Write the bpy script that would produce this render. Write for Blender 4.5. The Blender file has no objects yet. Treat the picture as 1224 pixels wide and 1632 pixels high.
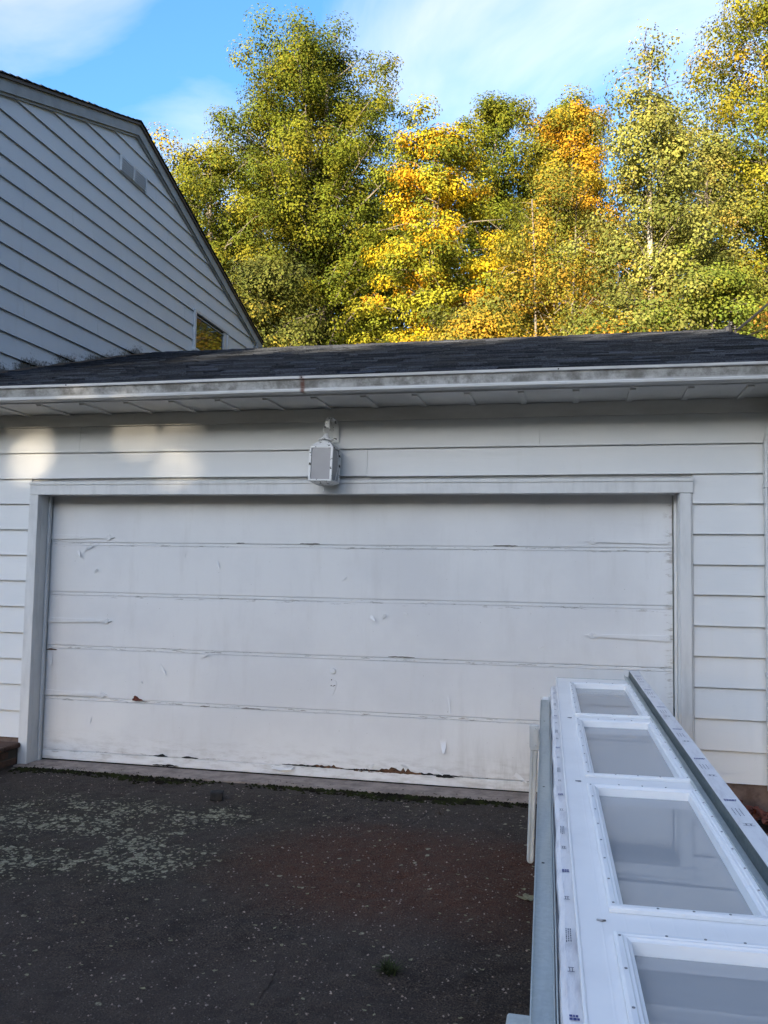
import bpy, bmesh, math, random
import numpy as np
from mathutils import Vector, Matrix

random.seed(7)
R = math.radians
scn = bpy.context.scene
C = scn.collection

# ------------------------------------------------------------------ camera
cam_d = bpy.data.cameras.new('camera')
cam = bpy.data.objects.new('camera', cam_d)
C.objects.link(cam)
cr = Vector((0.97695839, 0.21272233, 0.01736409))
cu = Vector((-0.0016709, -0.0737318, 0.99727671))
cf = Vector((-0.21342331, 0.97432686, 0.07167746))
m = Matrix((cr, cu, -cf)).transposed().to_4x4()
m.translation = Vector((4.20024, -6.25216, 1.52847))
cam.matrix_world = m
cam_d.sensor_fit = 'VERTICAL'
cam_d.sensor_height = 32.0
cam_d.sensor_width = 24.0
cam_d.lens = 1385.92 / 1632 * 32.0
cam_d.clip_start = 0.05
cam_d.clip_end = 3000
scn.camera = cam

# ------------------------------------------------------------------ light
SUN_EL = R(10.5)
SUN_AZ = R(18.0)          # the sun stands behind the camera, this far to the left
to_sun = Vector((-math.sin(SUN_AZ) * math.cos(SUN_EL), -math.cos(SUN_AZ) * math.cos(SUN_EL), math.sin(SUN_EL)))
sun_d = bpy.data.lights.new('sun', 'SUN')
sun_d.energy = 5.0
sun_d.angle = R(0.53)
sun_d.color = (1.0, 0.84, 0.62)
sun = bpy.data.objects.new('sun', sun_d)
C.objects.link(sun)
sun.rotation_euler = to_sun.to_track_quat('Z', 'Y').to_euler()
sun.location = (-20, -60, 30)

world = bpy.data.worlds.new('World')
scn.world = world
world.use_nodes = True
wt = world.node_tree
wn, wl = wt.nodes, wt.links
bg = wn['Background']
sky = wn.new('ShaderNodeTexSky')
sky.sky_type = 'NISHITA'
sky.sun_disc = False
sky.sun_elevation = SUN_EL
sky.sun_rotation = math.atan2(to_sun.x, to_sun.y)
sky.air_density = 1.0
sky.dust_density = 2.6
sky.ozone_density = 4.0
bg.inputs['Strength'].default_value = 0.15
# thin high cloud, spread over the whole sky
tc = wn.new('ShaderNodeTexCoord')
mp = wn.new('ShaderNodeMapping')
mp.inputs['Scale'].default_value = (1.5, 1.1, 2.6)
mp.inputs['Location'].default_value = (21.612, 0.829, 4.801)
wl.new(tc.outputs['Generated'], mp.inputs['Vector'])
nz = wn.new('ShaderNodeTexNoise')
nz.inputs['Scale'].default_value = 1.9
nz.inputs['Detail'].default_value = 7.0
nz.inputs['Roughness'].default_value = 0.52
nz.inputs['Distortion'].default_value = 0.5
wl.new(mp.outputs['Vector'], nz.inputs['Vector'])
rp = wn.new('ShaderNodeValToRGB')
rp.color_ramp.elements[0].position = 0.43
rp.color_ramp.elements[0].color = (0, 0, 0, 1)
rp.color_ramp.elements[1].position = 0.64
rp.color_ramp.elements[1].color = (0.9, 0.9, 0.9, 1)
wl.new(nz.outputs['Fac'], rp.inputs['Fac'])
hs = wn.new('ShaderNodeHueSaturation')
hs.inputs['Saturation'].default_value = 1.07
hs.inputs['Hue'].default_value = 0.498
wl.new(sky.outputs['Color'], hs.inputs['Color'])
mx = wn.new('ShaderNodeMixRGB')
ad = wn.new('ShaderNodeMixRGB')
ad.blend_type = 'ADD'
ad.inputs['Fac'].default_value = 1.0
ad.inputs['Color2'].default_value = (1.2, 0.75, 0.2, 1)
wl.new(hs.outputs['Color'], ad.inputs['Color1'])
wl.new(ad.outputs['Color'], mx.inputs['Color2'])
wl.new(rp.outputs['Color'], mx.inputs['Fac'])
wl.new(hs.outputs['Color'], mx.inputs['Color1'])
wl.new(mx.outputs['Color'], bg.inputs['Color'])

vs = scn.view_settings
vs.view_transform = 'Standard'
vs.look = 'None'
vs.exposure = 2.0
vs.gamma = 1.0
scn.cycles.use_adaptive_sampling = True
scn.cycles.adaptive_threshold = 0.02
scn.cycles.max_bounces = 5
scn.cycles.diffuse_bounces = 2
scn.cycles.glossy_bounces = 3
scn.cycles.transmission_bounces = 3
scn.cycles.transparent_max_bounces = 8
vs.use_curve_mapping = False

# ------------------------------------------------------------------ helpers
def tag(o, label=None, cat=None, group=None, kind=None):
    if label: o['label'] = label
    if cat: o['category'] = cat
    if group: o['group'] = group
    if kind: o['kind'] = kind
    return o

def link(o, parent=None):
    C.objects.link(o)
    if parent is not None: o.parent = parent
    return o

def empty(name, loc=(0, 0, 0), rot=(0, 0, 0)):
    o = bpy.data.objects.new(name, None)
    o.location = loc
    o.rotation_euler = rot
    o.empty_display_size = 0.1
    return link(o)

def meshobj(name, verts, faces, mat=None, parent=None, smooth=False):
    me = bpy.data.meshes.new(name)
    me.from_pydata([tuple(v) for v in verts], [], faces)
    if mat: me.materials.append(mat)
    if smooth:
        me.polygons.foreach_set('use_smooth', [True] * len(me.polygons))
    me.update()
    return link(bpy.data.objects.new(name, me), parent)

def bmobj(name, bm, mat=None, parent=None, smooth=False):
    me = bpy.data.meshes.new(name)
    bmesh.ops.recalc_face_normals(bm, faces=bm.faces)
    bm.to_mesh(me)
    bm.free()
    if mat: me.materials.append(mat)
    if smooth:
        me.polygons.foreach_set('use_smooth', [True] * len(me.polygons))
    return link(bpy.data.objects.new(name, me), parent)

def bm_box(bm, x0, x1, y0, y1, z0, z1):
    vs_ = [bm.verts.new(p) for p in ((x0, y0, z0), (x1, y0, z0), (x1, y1, z0), (x0, y1, z0),
                                     (x0, y0, z1), (x1, y0, z1), (x1, y1, z1), (x0, y1, z1))]
    for f in ((0, 3, 2, 1), (4, 5, 6, 7), (0, 1, 5, 4), (1, 2, 6, 5), (2, 3, 7, 6), (3, 0, 4, 7)):
        bm.faces.new([vs_[i] for i in f])
    return vs_

def box(name, x0, x1, y0, y1, z0, z1, mat, parent=None, bev=0.0):
    bm = bmesh.new()
    bm_box(bm, x0, x1, y0, y1, z0, z1)
    if bev > 0:
        bmesh.ops.bevel(bm, geom=list(bm.edges), offset=bev, segments=1, affect='EDGES', clamp_overlap=True)
    return bmobj(name, bm, mat, parent)

def prism_x(name, prof, x0, x1, mat, parent=None, n=1, wob=0.0, seed=0):
    """closed profile of (y, z) points swept along x; wob lets a long piece sag a little"""
    rg = random.Random(seed)
    k = len(prof)
    verts, faces = [], []
    ph = rg.random() * 9
    for i in range(n + 1):
        t = i / n
        x = x0 + (x1 - x0) * t
        dz = wob * (math.sin(x * 1.3 + ph) + 0.5 * math.sin(x * 3.1 + ph * 2)) if wob else 0
        for (y, z) in prof: verts.append((x, y, z + dz))
    for i in range(n):
        for j in range(k):
            a, b = i * k + j, i * k + (j + 1) % k
            faces.append((a, b, b + k, a + k))
    faces.append(tuple(range(k)))
    faces.append(tuple(n * k + j for j in reversed(range(k))))
    o = meshobj(name, verts, faces, mat, parent)
    bm = bmesh.new(); bm.from_mesh(o.data)
    bmesh.ops.recalc_face_normals(bm, faces=bm.faces)
    bm.to_mesh(o.data); bm.free()
    return o

def tube(bm, pts, radii, sides=6, cap=True):
    rings = []
    for i, p in enumerate(pts):
        p = Vector(p)
        if i == 0: d = Vector(pts[1]) - p
        elif i == len(pts) - 1: d = p - Vector(pts[i - 1])
        else: d = Vector(pts[i + 1]) - Vector(pts[i - 1])
        d.normalize()
        ref = Vector((0, 0, 1)) if abs(d.z) < 0.9 else Vector((1, 0, 0))
        a = d.cross(ref).normalized(); b = d.cross(a).normalized()
        rings.append([bm.verts.new(p + (a * math.cos(2 * math.pi * k / sides) + b * math.sin(2 * math.pi * k / sides)) * radii[i]) for k in range(sides)])
    for r0, r1 in zip(rings, rings[1:]):
        for k in range(sides):
            bm.faces.new((r0[k], r0[(k + 1) % sides], r1[(k + 1) % sides], r1[k]))
    if cap:
        bm.faces.new(rings[0][::-1]); bm.faces.new(rings[-1])

def lathe(bm, prof, sides=16, c=(0, 0, 0)):
    rings = []
    for r, z in prof:
        rings.append([bm.verts.new((c[0] + r * math.cos(2 * math.pi * k / sides), c[1] + r * math.sin(2 * math.pi * k / sides), c[2] + z)) for k in range(sides)])
    for r0, r1 in zip(rings, rings[1:]):
        for k in range(sides):
            bm.faces.new((r0[k], r0[(k + 1) % sides], r1[(k + 1) % sides], r1[k]))
    bm.faces.new(rings[0][::-1]); bm.faces.new(rings[-1])

# ------------------------------------------------------------------ materials
class Mat:
    """small node-graph helper"""
    def __init__(s, name, rough=0.6, spec=0.5, metal=0.0):
        s.m = bpy.data.materials.new(name); s.m.use_nodes = True
        s.t = s.m.node_tree; s.n = s.t.nodes; s.l = s.t.links
        s.b = s.n['Principled BSDF']
        s.b.inputs['Roughness'].default_value = rough
        s.b.inputs['Specular IOR Level'].default_value = spec
        s.b.inputs['Metallic'].default_value = metal
        s.pos = s.n.new('ShaderNodeNewGeometry').outputs['Position']
        s.obj = s.n.new('ShaderNodeTexCoord').outputs['Object']
    def val(s, x):
        return x
    def put(s, sock, x):
        if isinstance(x, bpy.types.NodeSocket): s.l.new(x, sock)
        elif isinstance(x, (tuple, list)) and len(x) == 3 and sock.type == 'RGBA': sock.default_value = (*x, 1)
        else: sock.default_value = x
    def map(s, vec, scale=(1, 1, 1), loc=(0, 0, 0)):
        n = s.n.new('ShaderNodeMapping')
        s.l.new(vec, n.inputs['Vector'])
        n.inputs['Scale'].default_value = scale; n.inputs['Location'].default_value = loc
        return n.outputs['Vector']
    def noise(s, vec, scale=5, detail=4, rough=0.55, dist=0.0):
        n = s.n.new('ShaderNodeTexNoise')
        s.l.new(vec, n.inputs['Vector'])
        n.inputs['Scale'].default_value = scale; n.inputs['Detail'].default_value = detail
        n.inputs['Roughness'].default_value = rough; n.inputs['Distortion'].default_value = dist
        return n.outputs['Fac']
    def voro(s, vec, scale=5, feature='F1', out='Distance'):
        n = s.n.new('ShaderNodeTexVoronoi'); n.feature = feature
        s.l.new(vec, n.inputs['Vector']); n.inputs['Scale'].default_value = scale
        return n.outputs[out]
    def ramp(s, x, a, b, ca=0.0, cb=1.0):
        n = s.n.new('ShaderNodeMapRange'); n.interpolation_type = 'SMOOTHSTEP'
        s.put(n.inputs['Value'], x)
        n.inputs['From Min'].default_value = a; n.inputs['From Max'].default_value = b
        n.inputs['To Min'].default_value = ca; n.inputs['To Max'].default_value = cb
        return n.outputs['Result']
    def math(s, op, a, b=0.0):
        n = s.n.new('ShaderNodeMath'); n.operation = op
        s.put(n.inputs[0], a); s.put(n.inputs[1], b)
        return n.outputs[0]
    def sep(s, vec):
        n = s.n.new('ShaderNodeSeparateXYZ'); s.l.new(vec, n.inputs[0]); return n.outputs
    def mix(s, f, a, b, mode='MIX'):
        n = s.n.new('ShaderNodeMixRGB'); n.blend_type = mode
        s.put(n.inputs['Fac'], f); s.put(n.inputs['Color1'], a); s.put(n.inputs['Color2'], b)
        return n.outputs['Color']
    def attr(s, name):
        n = s.n.new('ShaderNodeAttribute'); n.attribute_name = name; return n.outputs['Color']
    def objrand(s):
        return s.n.new('ShaderNodeObjectInfo').outputs['Random']
    def color(s, x): s.put(s.b.inputs['Base Color'], x); return s
    def rough(s, x): s.put(s.b.inputs['Roughness'], x); return s
    def bump(s, h, strength=0.3, dist=0.01, normal=None):
        n = s.n.new('ShaderNodeBump')
        s.put(n.inputs['Height'], h); n.inputs['Strength'].default_value = strength; n.inputs['Distance'].default_value = dist
        if normal: s.l.new(normal, n.inputs['Normal'])
        s.l.new(n.outputs['Normal'], s.b.inputs['Normal'])
        return n.outputs['Normal']

def siding_mat(name, grain_scale, base, stain=False):
    k = Mat(name, 0.55, 0.35)
    g = k.noise(k.map(k.pos, grain_scale), 1.0, 5, 0.6)
    blot = k.noise(k.pos, 0.9, 4, 0.6)
    streak = k.noise(k.map(k.pos, (7, 7, 0.5)), 1.0, 4, 0.6)
    col = k.mix(k.ramp(blot, 0.35, 0.7), base, tuple(c * f for c, f in zip(base, (0.93, 0.945, 0.96))))
    col = k.mix(k.ramp(streak, 0.55, 0.8, 0, 0.35), col, tuple(c * f for c, f in zip(base, (0.80, 0.80, 0.78))))
    col = k.mix(k.math('MULTIPLY', k.objrand(), 0.10), col, tuple(c * 0.82 for c in base))
    col = k.mix(k.ramp(g, 0.60, 0.80, 0, 0.22), col, tuple(c * 0.62 for c in base))
    if stain:
        x, y, z = k.sep(k.pos)
        roof = k.math('ADD', k.math('MULTIPLY', y, 0.3207), 3.004)
        d = k.math('SUBTRACT', z, roof)
        n1 = k.noise(k.map(k.pos, (1, 1.1, 3.2)), 1.9, 7, 0.72)
        n2 = k.noise(k.map(k.pos, (1, 1, 1)), 42, 4, 0.75)
        band = k.math('MULTIPLY', k.ramp(d, 0.34, -0.02), k.ramp(y, 5.4, 4.4))
        msk = k.ramp(k.math('ADD', band, k.math('ADD', k.math('MULTIPLY', k.math('SUBTRACT', n1, 0.5), 2.6), k.math('MULTIPLY', k.math('SUBTRACT', n2, 0.5), 1.5))), 0.55, 1.15)
        msk = k.math('MULTIPLY', msk, k.ramp(band, 0.02, 0.25))
        col = k.mix(k.math('MULTIPLY', msk, 0.92), col, (0.030, 0.026, 0.020))
    k.color(col)
    k.bump(g, 0.25, 0.004)
    return k.m

M = {}
M['siding'] = siding_mat('garage_siding_paint', (5, 60, 90), (0.74, 0.745, 0.74))
M['house_siding'] = siding_mat('house_siding_paint', (60, 5, 90), (0.73, 0.745, 0.75), stain=True)

k = Mat('painted_trim', 0.5, 0.4)
n1 = k.noise(k.map(k.pos, (12, 12, 3)), 1.0, 5, 0.6)
n2 = k.noise(k.pos, 30, 5, 0.7)
c_ = k.mix(k.ramp(n1, 0.4, 0.75), (0.68, 0.685, 0.68), (0.57, 0.575, 0.57))
c_ = k.mix(k.ramp(n2, 0.70, 0.76, 0, 0.7), c_, (0.30, 0.28, 0.25))
k.color(c_); k.bump(n1, 0.2, 0.004); M['trim'] = k.m

k = Mat('painted_frieze', 0.6, 0.3)
n1 = k.noise(k.map(k.pos, (6, 40, 60)), 1.0, 5, 0.6)
n2 = k.noise(k.map(k.pos, (1.5, 1, 5)), 1.0, 5, 0.65)
c_ = k.mix(k.ramp(n2, 0.35, 0.7), (0.68, 0.675, 0.65), (0.56, 0.55, 0.52))
k.color(c_); k.bump(n1, 0.2, 0.003); M['frieze'] = k.m

k = Mat('house_rake_paint', 0.6, 0.3)
n1 = k.noise(k.pos, 5, 5, 0.6)
k.color(k.mix(k.ramp(n1, 0.35, 0.7), (0.42, 0.43, 0.42), (0.34, 0.345, 0.34))); M['rake'] = k.m

k = Mat('door_paint', 0.48, 0.4)
x, y, z = k.sep(k.pos)
n1 = k.noise(k.pos, 1.1, 5, 0.6)
n2 = k.noise(k.map(k.pos, (6, 6, 22)), 1.0, 6, 0.7)
n3 = k.noise(k.map(k.pos, (9, 9, 1.4)), 1.0, 5, 0.65)
n4 = k.noise(k.pos, 55, 3, 0.6)
c_ = k.mix(k.ramp(n1, 0.38, 0.66), (0.72, 0.725, 0.73), (0.655, 0.66, 0.67))
c_ = k.mix(k.ramp(n3, 0.5, 0.8, 0, 0.45), c_, (0.58, 0.575, 0.57))
low = k.ramp(z, 0.30, 0.04)
c_ = k.mix(k.math('MULTIPLY', low, k.ramp(n2, 0.42, 0.7, 0, 0.55)), c_, (0.36, 0.345, 0.32))
dirt_r = k.math('MULTIPLY', k.ramp(x, 3.1, 3.9), k.ramp(z, 0.42, 0.10))
c_ = k.mix(k.math('MULTIPLY', dirt_r, k.ramp(n3, 0.35, 0.7, 0, 0.7)), c_, (0.30, 0.30, 0.28))
c_ = k.mix(k.ramp(n4, 0.735, 0.76, 0, 0.75), c_, (0.20, 0.19, 0.18))
# chips in the old paint beside the section joints
fr = k.math('ABSOLUTE', k.math('SUBTRACT', k.math('FRACT', k.math('DIVIDE', k.math('SUBTRACT', z, 0.075), 0.4135)), 0.5))
near = k.ramp(fr, 0.44, 0.485)
n5 = k.noise(k.map(k.pos, (5, 5, 40)), 1.3, 6, 0.75)
chip = k.math('MULTIPLY', near, k.ramp(n5, 0.565, 0.60))
c_ = k.mix(k.math('MULTIPLY', chip, 0.8), c_, (0.27, 0.26, 0.25))
edge_r = k.math('MULTIPLY', k.ramp(x, 4.80, 4.87), k.ramp(n2, 0.52, 0.60))
c_ = k.mix(k.math('MULTIPLY', edge_r, 0.75), c_, (0.33, 0.30, 0.27))
k.color(c_)
k.rough(k.ramp(n1, 0.3, 0.7, 0.42, 0.6))
hgt = k.math('SUBTRACT', k.math('ADD', n1, k.math('MULTIPLY', n2, 0.25)), k.math('MULTIPLY', chip, 0.4))
k.bump(hgt, 0.22, 0.02); M['door'] = k.m

k = Mat('paint_flake', 0.5, 0.4)
k.color((0.70, 0.705, 0.71)); M['flake'] = k.m
k = Mat('rotten_wood', 0.9, 0.1)
n1 = k.noise(k.map(k.pos, (14, 14, 70)), 1.0, 6, 0.7)
k.color(k.mix(k.ramp(n1, 0.35, 0.65), (0.035, 0.022, 0.016), (0.17, 0.09, 0.05))); k.bump(n1, 0.8, 0.01); M['rot'] = k.m
k = Mat('bare_grey_wood', 0.9, 0.1); k.color((0.20, 0.19, 0.18)); M['greywood'] = k.m
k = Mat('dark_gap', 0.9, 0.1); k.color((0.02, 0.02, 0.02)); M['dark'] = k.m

k = Mat('gutter_paint', 0.42, 0.5)
n1 = k.noise(k.map(k.pos, (9, 30, 2)), 1.0, 6, 0.7)
n2 = k.noise(k.map(k.pos, (1.2, 8, 10)), 1.0, 5, 0.7)
n3 = k.noise(k.map(k.pos, (3, 3, 60)), 1.4, 4, 0.6)
x, y, z = k.sep(k.pos)
c_ = k.mix(k.ramp(n2, 0.4, 0.7), (0.62, 0.62, 0.61), (0.45, 0.445, 0.43))
face = k.math('MULTIPLY', k.ramp(z, 2.80, 2.815), k.ramp(z, 2.875, 2.862))
c_ = k.mix(k.math('MULTIPLY', face, k.ramp(n1, 0.30, 0.66, 0.1, 0.9)), c_, (0.15, 0.145, 0.13))
c_ = k.mix(k.ramp(n3, 0.66, 0.75, 0, 0.7), c_, (0.10, 0.09, 0.08))
rust = k.math('MULTIPLY', k.ramp(k.math('ABSOLUTE', k.math('SUBTRACT', x, 2.36)), 0.025, 0.004), k.ramp(n1, 0.4, 0.6))
c_ = k.mix(rust, c_, (0.16, 0.07, 0.05))
k.color(c_); k.bump(n2, 0.1, 0.01); M['gutter'] = k.m

k = Mat('downspout_paint', 0.42, 0.5)
n1 = k.noise(k.map(k.pos, (40, 40, 3)), 1.0, 4, 0.6)
k.color(k.mix(k.ramp(n1, 0.45, 0.75), (0.66, 0.66, 0.65), (0.48, 0.48, 0.47))); M['spout'] = k.m

k = Mat('roof_shingles', 0.92, 0.15)
at = k.attr('tint')
n1 = k.noise(k.pos, 160, 2, 0.6)
n2 = k.noise(k.pos, 0.7, 4, 0.6)
c_ = k.mix(k.ramp(n1, 0.3, 0.75), (0.018, 0.020, 0.025), (0.070, 0.075, 0.088))
c_ = k.mix(1.0, c_, at, 'MULTIPLY')
c_ = k.mix(k.ramp(n2, 0.48, 0.75, 0, 0.4), c_, (0.06, 0.06, 0.06))
k.color(c_); k.bump(n1, 0.6, 0.004); M['shingle'] = k.m

k = Mat('brown_drip_edge', 0.6, 0.3); k.color((0.14, 0.11, 0.09)); M['drip'] = k.m

k = Mat('asphalt', 0.88, 0.25)
x, y, z = k.sep(k.pos)
fine = k.noise(k.pos, 130, 3, 0.7)
mid = k.noise(k.pos, 9, 6, 0.7)
big = k.noise(k.pos, 0.8, 5, 0.6)
c_ = k.mix(k.ramp(fine, 0.36, 0.64), (0.0090, 0.0066, 0.0050), (0.088, 0.0640, 0.0480))
c_ = k.mix(k.ramp(mid, 0.45, 0.66, 0, 0.75), c_, (0.018, 0.0130, 0.0105))
c_ = k.mix(k.ramp(big, 0.42, 0.62, 0, 0.55), c_, (0.062, 0.047, 0.038))
# rust-brown wash of soil on the right of the drive
dx = k.math('DIVIDE', k.math('SUBTRACT', x, 3.45), 1.05)
dy = k.math('DIVIDE', k.math('SUBTRACT', y, -1.65), 0.75)
rr = k.math('ADD', k.math('MULTIPLY', dx, dx), k.math('MULTIPLY', dy, dy))
soil = k.math('MULTIPLY', k.ramp(k.math('ADD', rr, k.math('MULTIPLY', big, 1.2)), 2.3, 0.7), k.ramp(mid, 0.25, 0.6, 0.5, 1.0))
c_ = k.mix(k.math('MULTIPLY', soil, 0.95), c_, k.mix(k.ramp(fine, 0.35, 0.7), (0.040, 0.0155, 0.008), (0.135, 0.058, 0.032)))
# worn pale aggregate
agg = k.voro(k.pos, 78)
ac = k.voro(k.pos, 78, out='Color')
pick = k.ramp(k.sep(ac)[0], 0.62, 0.92)
stone = k.math('MULTIPLY', k.ramp(agg, 0.42, 0.20), pick)
c_ = k.mix(k.math('MULTIPLY', stone, 0.70), c_, (0.150, 0.128, 0.112))
# lichen patches
zone_x = k.math('MULTIPLY', k.ramp(x, 2.95, 1.9), 1.0)
zone_y = k.math('MULTIPLY', k.ramp(y, -2.75, -2.1), k.ramp(y, -0.45, -0.9))
zone = k.math('MULTIPLY', zone_x, zone_y)
l0 = k.noise(k.pos, 1.9, 4, 0.6)
l2 = k.noise(k.pos, 75, 3, 0.6)
dn = k.n[k.noise(k.pos, 30, 4, 0.7).node.name].outputs['Color']
lp = k.mix(0.035, k.pos, dn)
def lspots(sc, gain):
    dd = k.voro(lp, sc); cc = k.sep(k.voro(lp, sc, out='Color'))
    zz = k.math('MULTIPLY', zone, k.ramp(l0, 0.30, 0.60))
    rad = k.math('SUBTRACT', k.math('MULTIPLY', k.math('MULTIPLY', zz, cc[0]), gain), 0.24)
    return k.ramp(k.math('SUBTRACT', k.math('ADD', dd, k.math('MULTIPLY', k.math('SUBTRACT', l2, 0.5), 0.35)), rad), 0.10, -0.02)
lich = k.math('MAXIMUM', lspots(24, 0.95), lspots(47, 0.90))
# stray spots over the rest of the drive
sd_ = k.voro(lp, 16); sc_ = k.sep(k.voro(lp, 16, out='Color'))
lich = k.math('MAXIMUM', lich, k.math('MULTIPLY', k.ramp(sc_[1], 0.90, 0.93), k.ramp(sd_, 0.26, 0.16)))
c_ = k.mix(k.math('MULTIPLY', k.math('MULTIPLY', zone, k.ramp(l0, 0.30, 0.60)), 0.40), c_, (0.026, 0.027, 0.013))
c_ = k.mix(k.math('MULTIPLY', lich, 0.9), c_, k.mix(k.ramp(l2, 0.3, 0.7), (0.11, 0.10, 0.062), (0.40, 0.375, 0.265)))
# dark hairline cracks
cw = k.noise(k.pos, 2.4, 5, 0.7)
crk = k.voro(k.map(k.mix(0.12, k.pos, k.n[cw.node.name].outputs['Color']), (0.55, 0.8, 1)), 1.0, 'DISTANCE_TO_EDGE')
ck = k.math('MULTIPLY', k.ramp(crk, 0.006, 0.001), k.ramp(big, 0.52, 0.62))
c_ = k.mix(k.math('MULTIPLY', ck, 0.35), c_, (0.008, 0.008, 0.008))
k.color(c_)
hh = k.math('ADD', k.math('MULTIPLY', fine, 0.6), k.math('MULTIPLY', mid, 0.8))
hh = k.math('ADD', hh, k.math('MULTIPLY', stone, 0.5))
hh = k.math('SUBTRACT', hh, k.math('MULTIPLY', ck, 0.5))
k.bump(hh, 0.95, 0.016); M['asphalt'] = k.m

k = Mat('concrete', 0.9, 0.2)
n1 = k.noise(k.pos, 7, 6, 0.7); n2 = k.noise(k.pos, 70, 3, 0.6)
c_ = k.mix(k.ramp(n1, 0.35, 0.68), (0.33, 0.265, 0.225), (0.18, 0.142, 0.120))
c_ = k.mix(k.ramp(n2, 0.55, 0.75, 0, 0.5), c_, (0.28, 0.25, 0.23))
k.color(c_); k.bump(n2, 0.5, 0.006); M['concrete'] = k.m

k = Mat('foundation_parging', 0.9, 0.2)
n1 = k.noise(k.pos, 5, 6, 0.7)
k.color(k.mix(k.ramp(n1, 0.35, 0.68), (0.20, 0.145, 0.12), (0.10, 0.066, 0.054))); k.bump(n1, 0.5, 0.01); M['parge'] = k.m

k = Mat('stoop_brick', 0.9, 0.2)
n1 = k.noise(k.pos, 25, 5, 0.7)
c_ = k.mix(k.ramp(n1, 0.35, 0.68), (0.10, 0.055, 0.040), (0.055, 0.033, 0.026))
c_ = k.mix(k.math('MULTIPLY', k.objrand(), 0.4), c_, (0.13, 0.085, 0.06))
k.color(c_); k.bump(n1, 0.6, 0.006); M['brick'] = k.m
k = Mat('mortar', 0.95, 0.1); k.color((0.07, 0.06, 0.052)); M['mortar'] = k.m

k = Mat('ground_soil', 0.95, 0.1)
n1 = k.noise(k.pos, 0.6, 5, 0.7); n2 = k.noise(k.pos, 12, 4, 0.7)
c_ = k.mix(k.ramp(n1, 0.4, 0.65), (0.040, 0.055, 0.018), (0.075, 0.055, 0.030))
c_ = k.mix(k.ramp(n2, 0.45, 0.7, 0, 0.6), c_, (0.025, 0.022, 0.013))
k.color(c_); k.bump(n2, 0.6, 0.05); M['ground'] = k.m

k = Mat('moss', 1.0, 0.05)
n1 = k.noise(k.pos, 60, 3, 0.6); n2 = k.noise(k.pos, 9, 4, 0.6)
k.color(k.mix(k.ramp(n2, 0.40, 0.62), k.mix(n1, (0.010, 0.012, 0.005), (0.040, 0.044, 0.013)), (0.014, 0.011, 0.008))); k.bump(n1, 0.6, 0.006); M['moss'] = k.m

k = Mat('lantern_paint', 0.4, 0.5)
n1 = k.noise(k.pos, 38, 3, 0.6)
k.color(k.mix(k.ramp(n1, 0.605, 0.620), (0.76, 0.76, 0.75), (0.02, 0.018, 0.016))); M['lantern'] = k.m
k = Mat('frosted_pane', 0.28, 0.5)
n1 = k.noise(k.pos, 7, 3, 0.6)
k.color(k.mix(n1, (0.30, 0.295, 0.305), (0.38, 0.375, 0.385))); M['frost'] = k.m

k = Mat('white_steel', 0.32, 0.5)
n1 = k.noise(k.pos, 3, 5, 0.65); n2 = k.noise(k.pos, 45, 4, 0.7)
c_ = k.mix(k.ramp(n1, 0.4, 0.7), (0.86, 0.85, 0.83), (0.80, 0.79, 0.775))
c_ = k.mix(k.ramp(n2, 0.735, 0.76, 0, 0.6), c_, (0.40, 0.40, 0.40))
k.color(c_)
ox, oy, oz = k.sep(k.obj)
rib = k.ramp(k.math('ABSOLUTE', k.math('SUBTRACT', k.math('FRACT', k.math('DIVIDE', ox, 0.052)), 0.5)), 0.44, 0.49)
k.bump(k.math('ADD', rib, k.math('MULTIPLY', n1, 0.5)), 0.12, 0.003); M['wsteel'] = k.m
k = Mat('white_vinyl', 0.35, 0.5)
n1 = k.noise(k.pos, 6, 4, 0.6)
k.color(k.mix(k.ramp(n1, 0.4, 0.7), (0.80, 0.81, 0.81), (0.74, 0.75, 0.76))); M['vinyl'] = k.m

def galv(name, a, b, rough):
    k = Mat(name, rough, 0.5, 0.6)
    v = k.voro(k.pos, 110, out='Color'); n1 = k.noise(k.map(k.pos, (20, 2, 20)), 1.0, 5, 0.6)
    c_ = k.mix(k.ramp(k.sep(v)[0], 0.0, 1.0), a, b)
    c_ = k.mix(k.ramp(n1, 0.5, 0.75, 0, 0.4), c_, tuple(t * 0.7 for t in a))
    k.color(c_); k.rough(k.ramp(n1, 0.3, 0.7, rough - 0.07, rough + 0.1))
    return k.m
M['galv'] = galv('galvanised_steel', (0.47, 0.51, 0.50), (0.52, 0.56, 0.55), 0.38)
M['zinc_dark'] = galv('dark_zinc', (0.085, 0.115, 0.115), (0.12, 0.15, 0.15), 0.40)
k = Mat('bright_zinc', 0.22, 0.6, 0.40)
n1 = k.noise(k.map(k.pos, (25, 25, 4)), 1.0, 4, 0.6)
k.color(k.mix(k.ramp(n1, 0.35, 0.7), (0.80, 0.86, 0.90), (0.60, 0.67, 0.72))); M['galv_bright'] = k.m

k = Mat('film_wrap', 0.3, 0.5)
n1 = k.noise(k.map(k.pos, (30, 5, 30)), 1.0, 5, 0.65)
k.color(k.mix(k.ramp(n1, 0.45, 0.7), (0.72, 0.72, 0.74), (0.56, 0.55, 0.58))); k.bump(n1, 0.6, 0.012); M['film'] = k.m
k = Mat('blue_print', 0.5, 0.3); k.color((0.045, 0.06, 0.22)); M['print'] = k.m
k = Mat('grey_print', 0.5, 0.3); k.color((0.12, 0.13, 0.17)); M['print2'] = k.m
k = Mat('screw_head', 0.4, 0.5, 0.6); k.color((0.24, 0.24, 0.25)); M['screw'] = k.m

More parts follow.
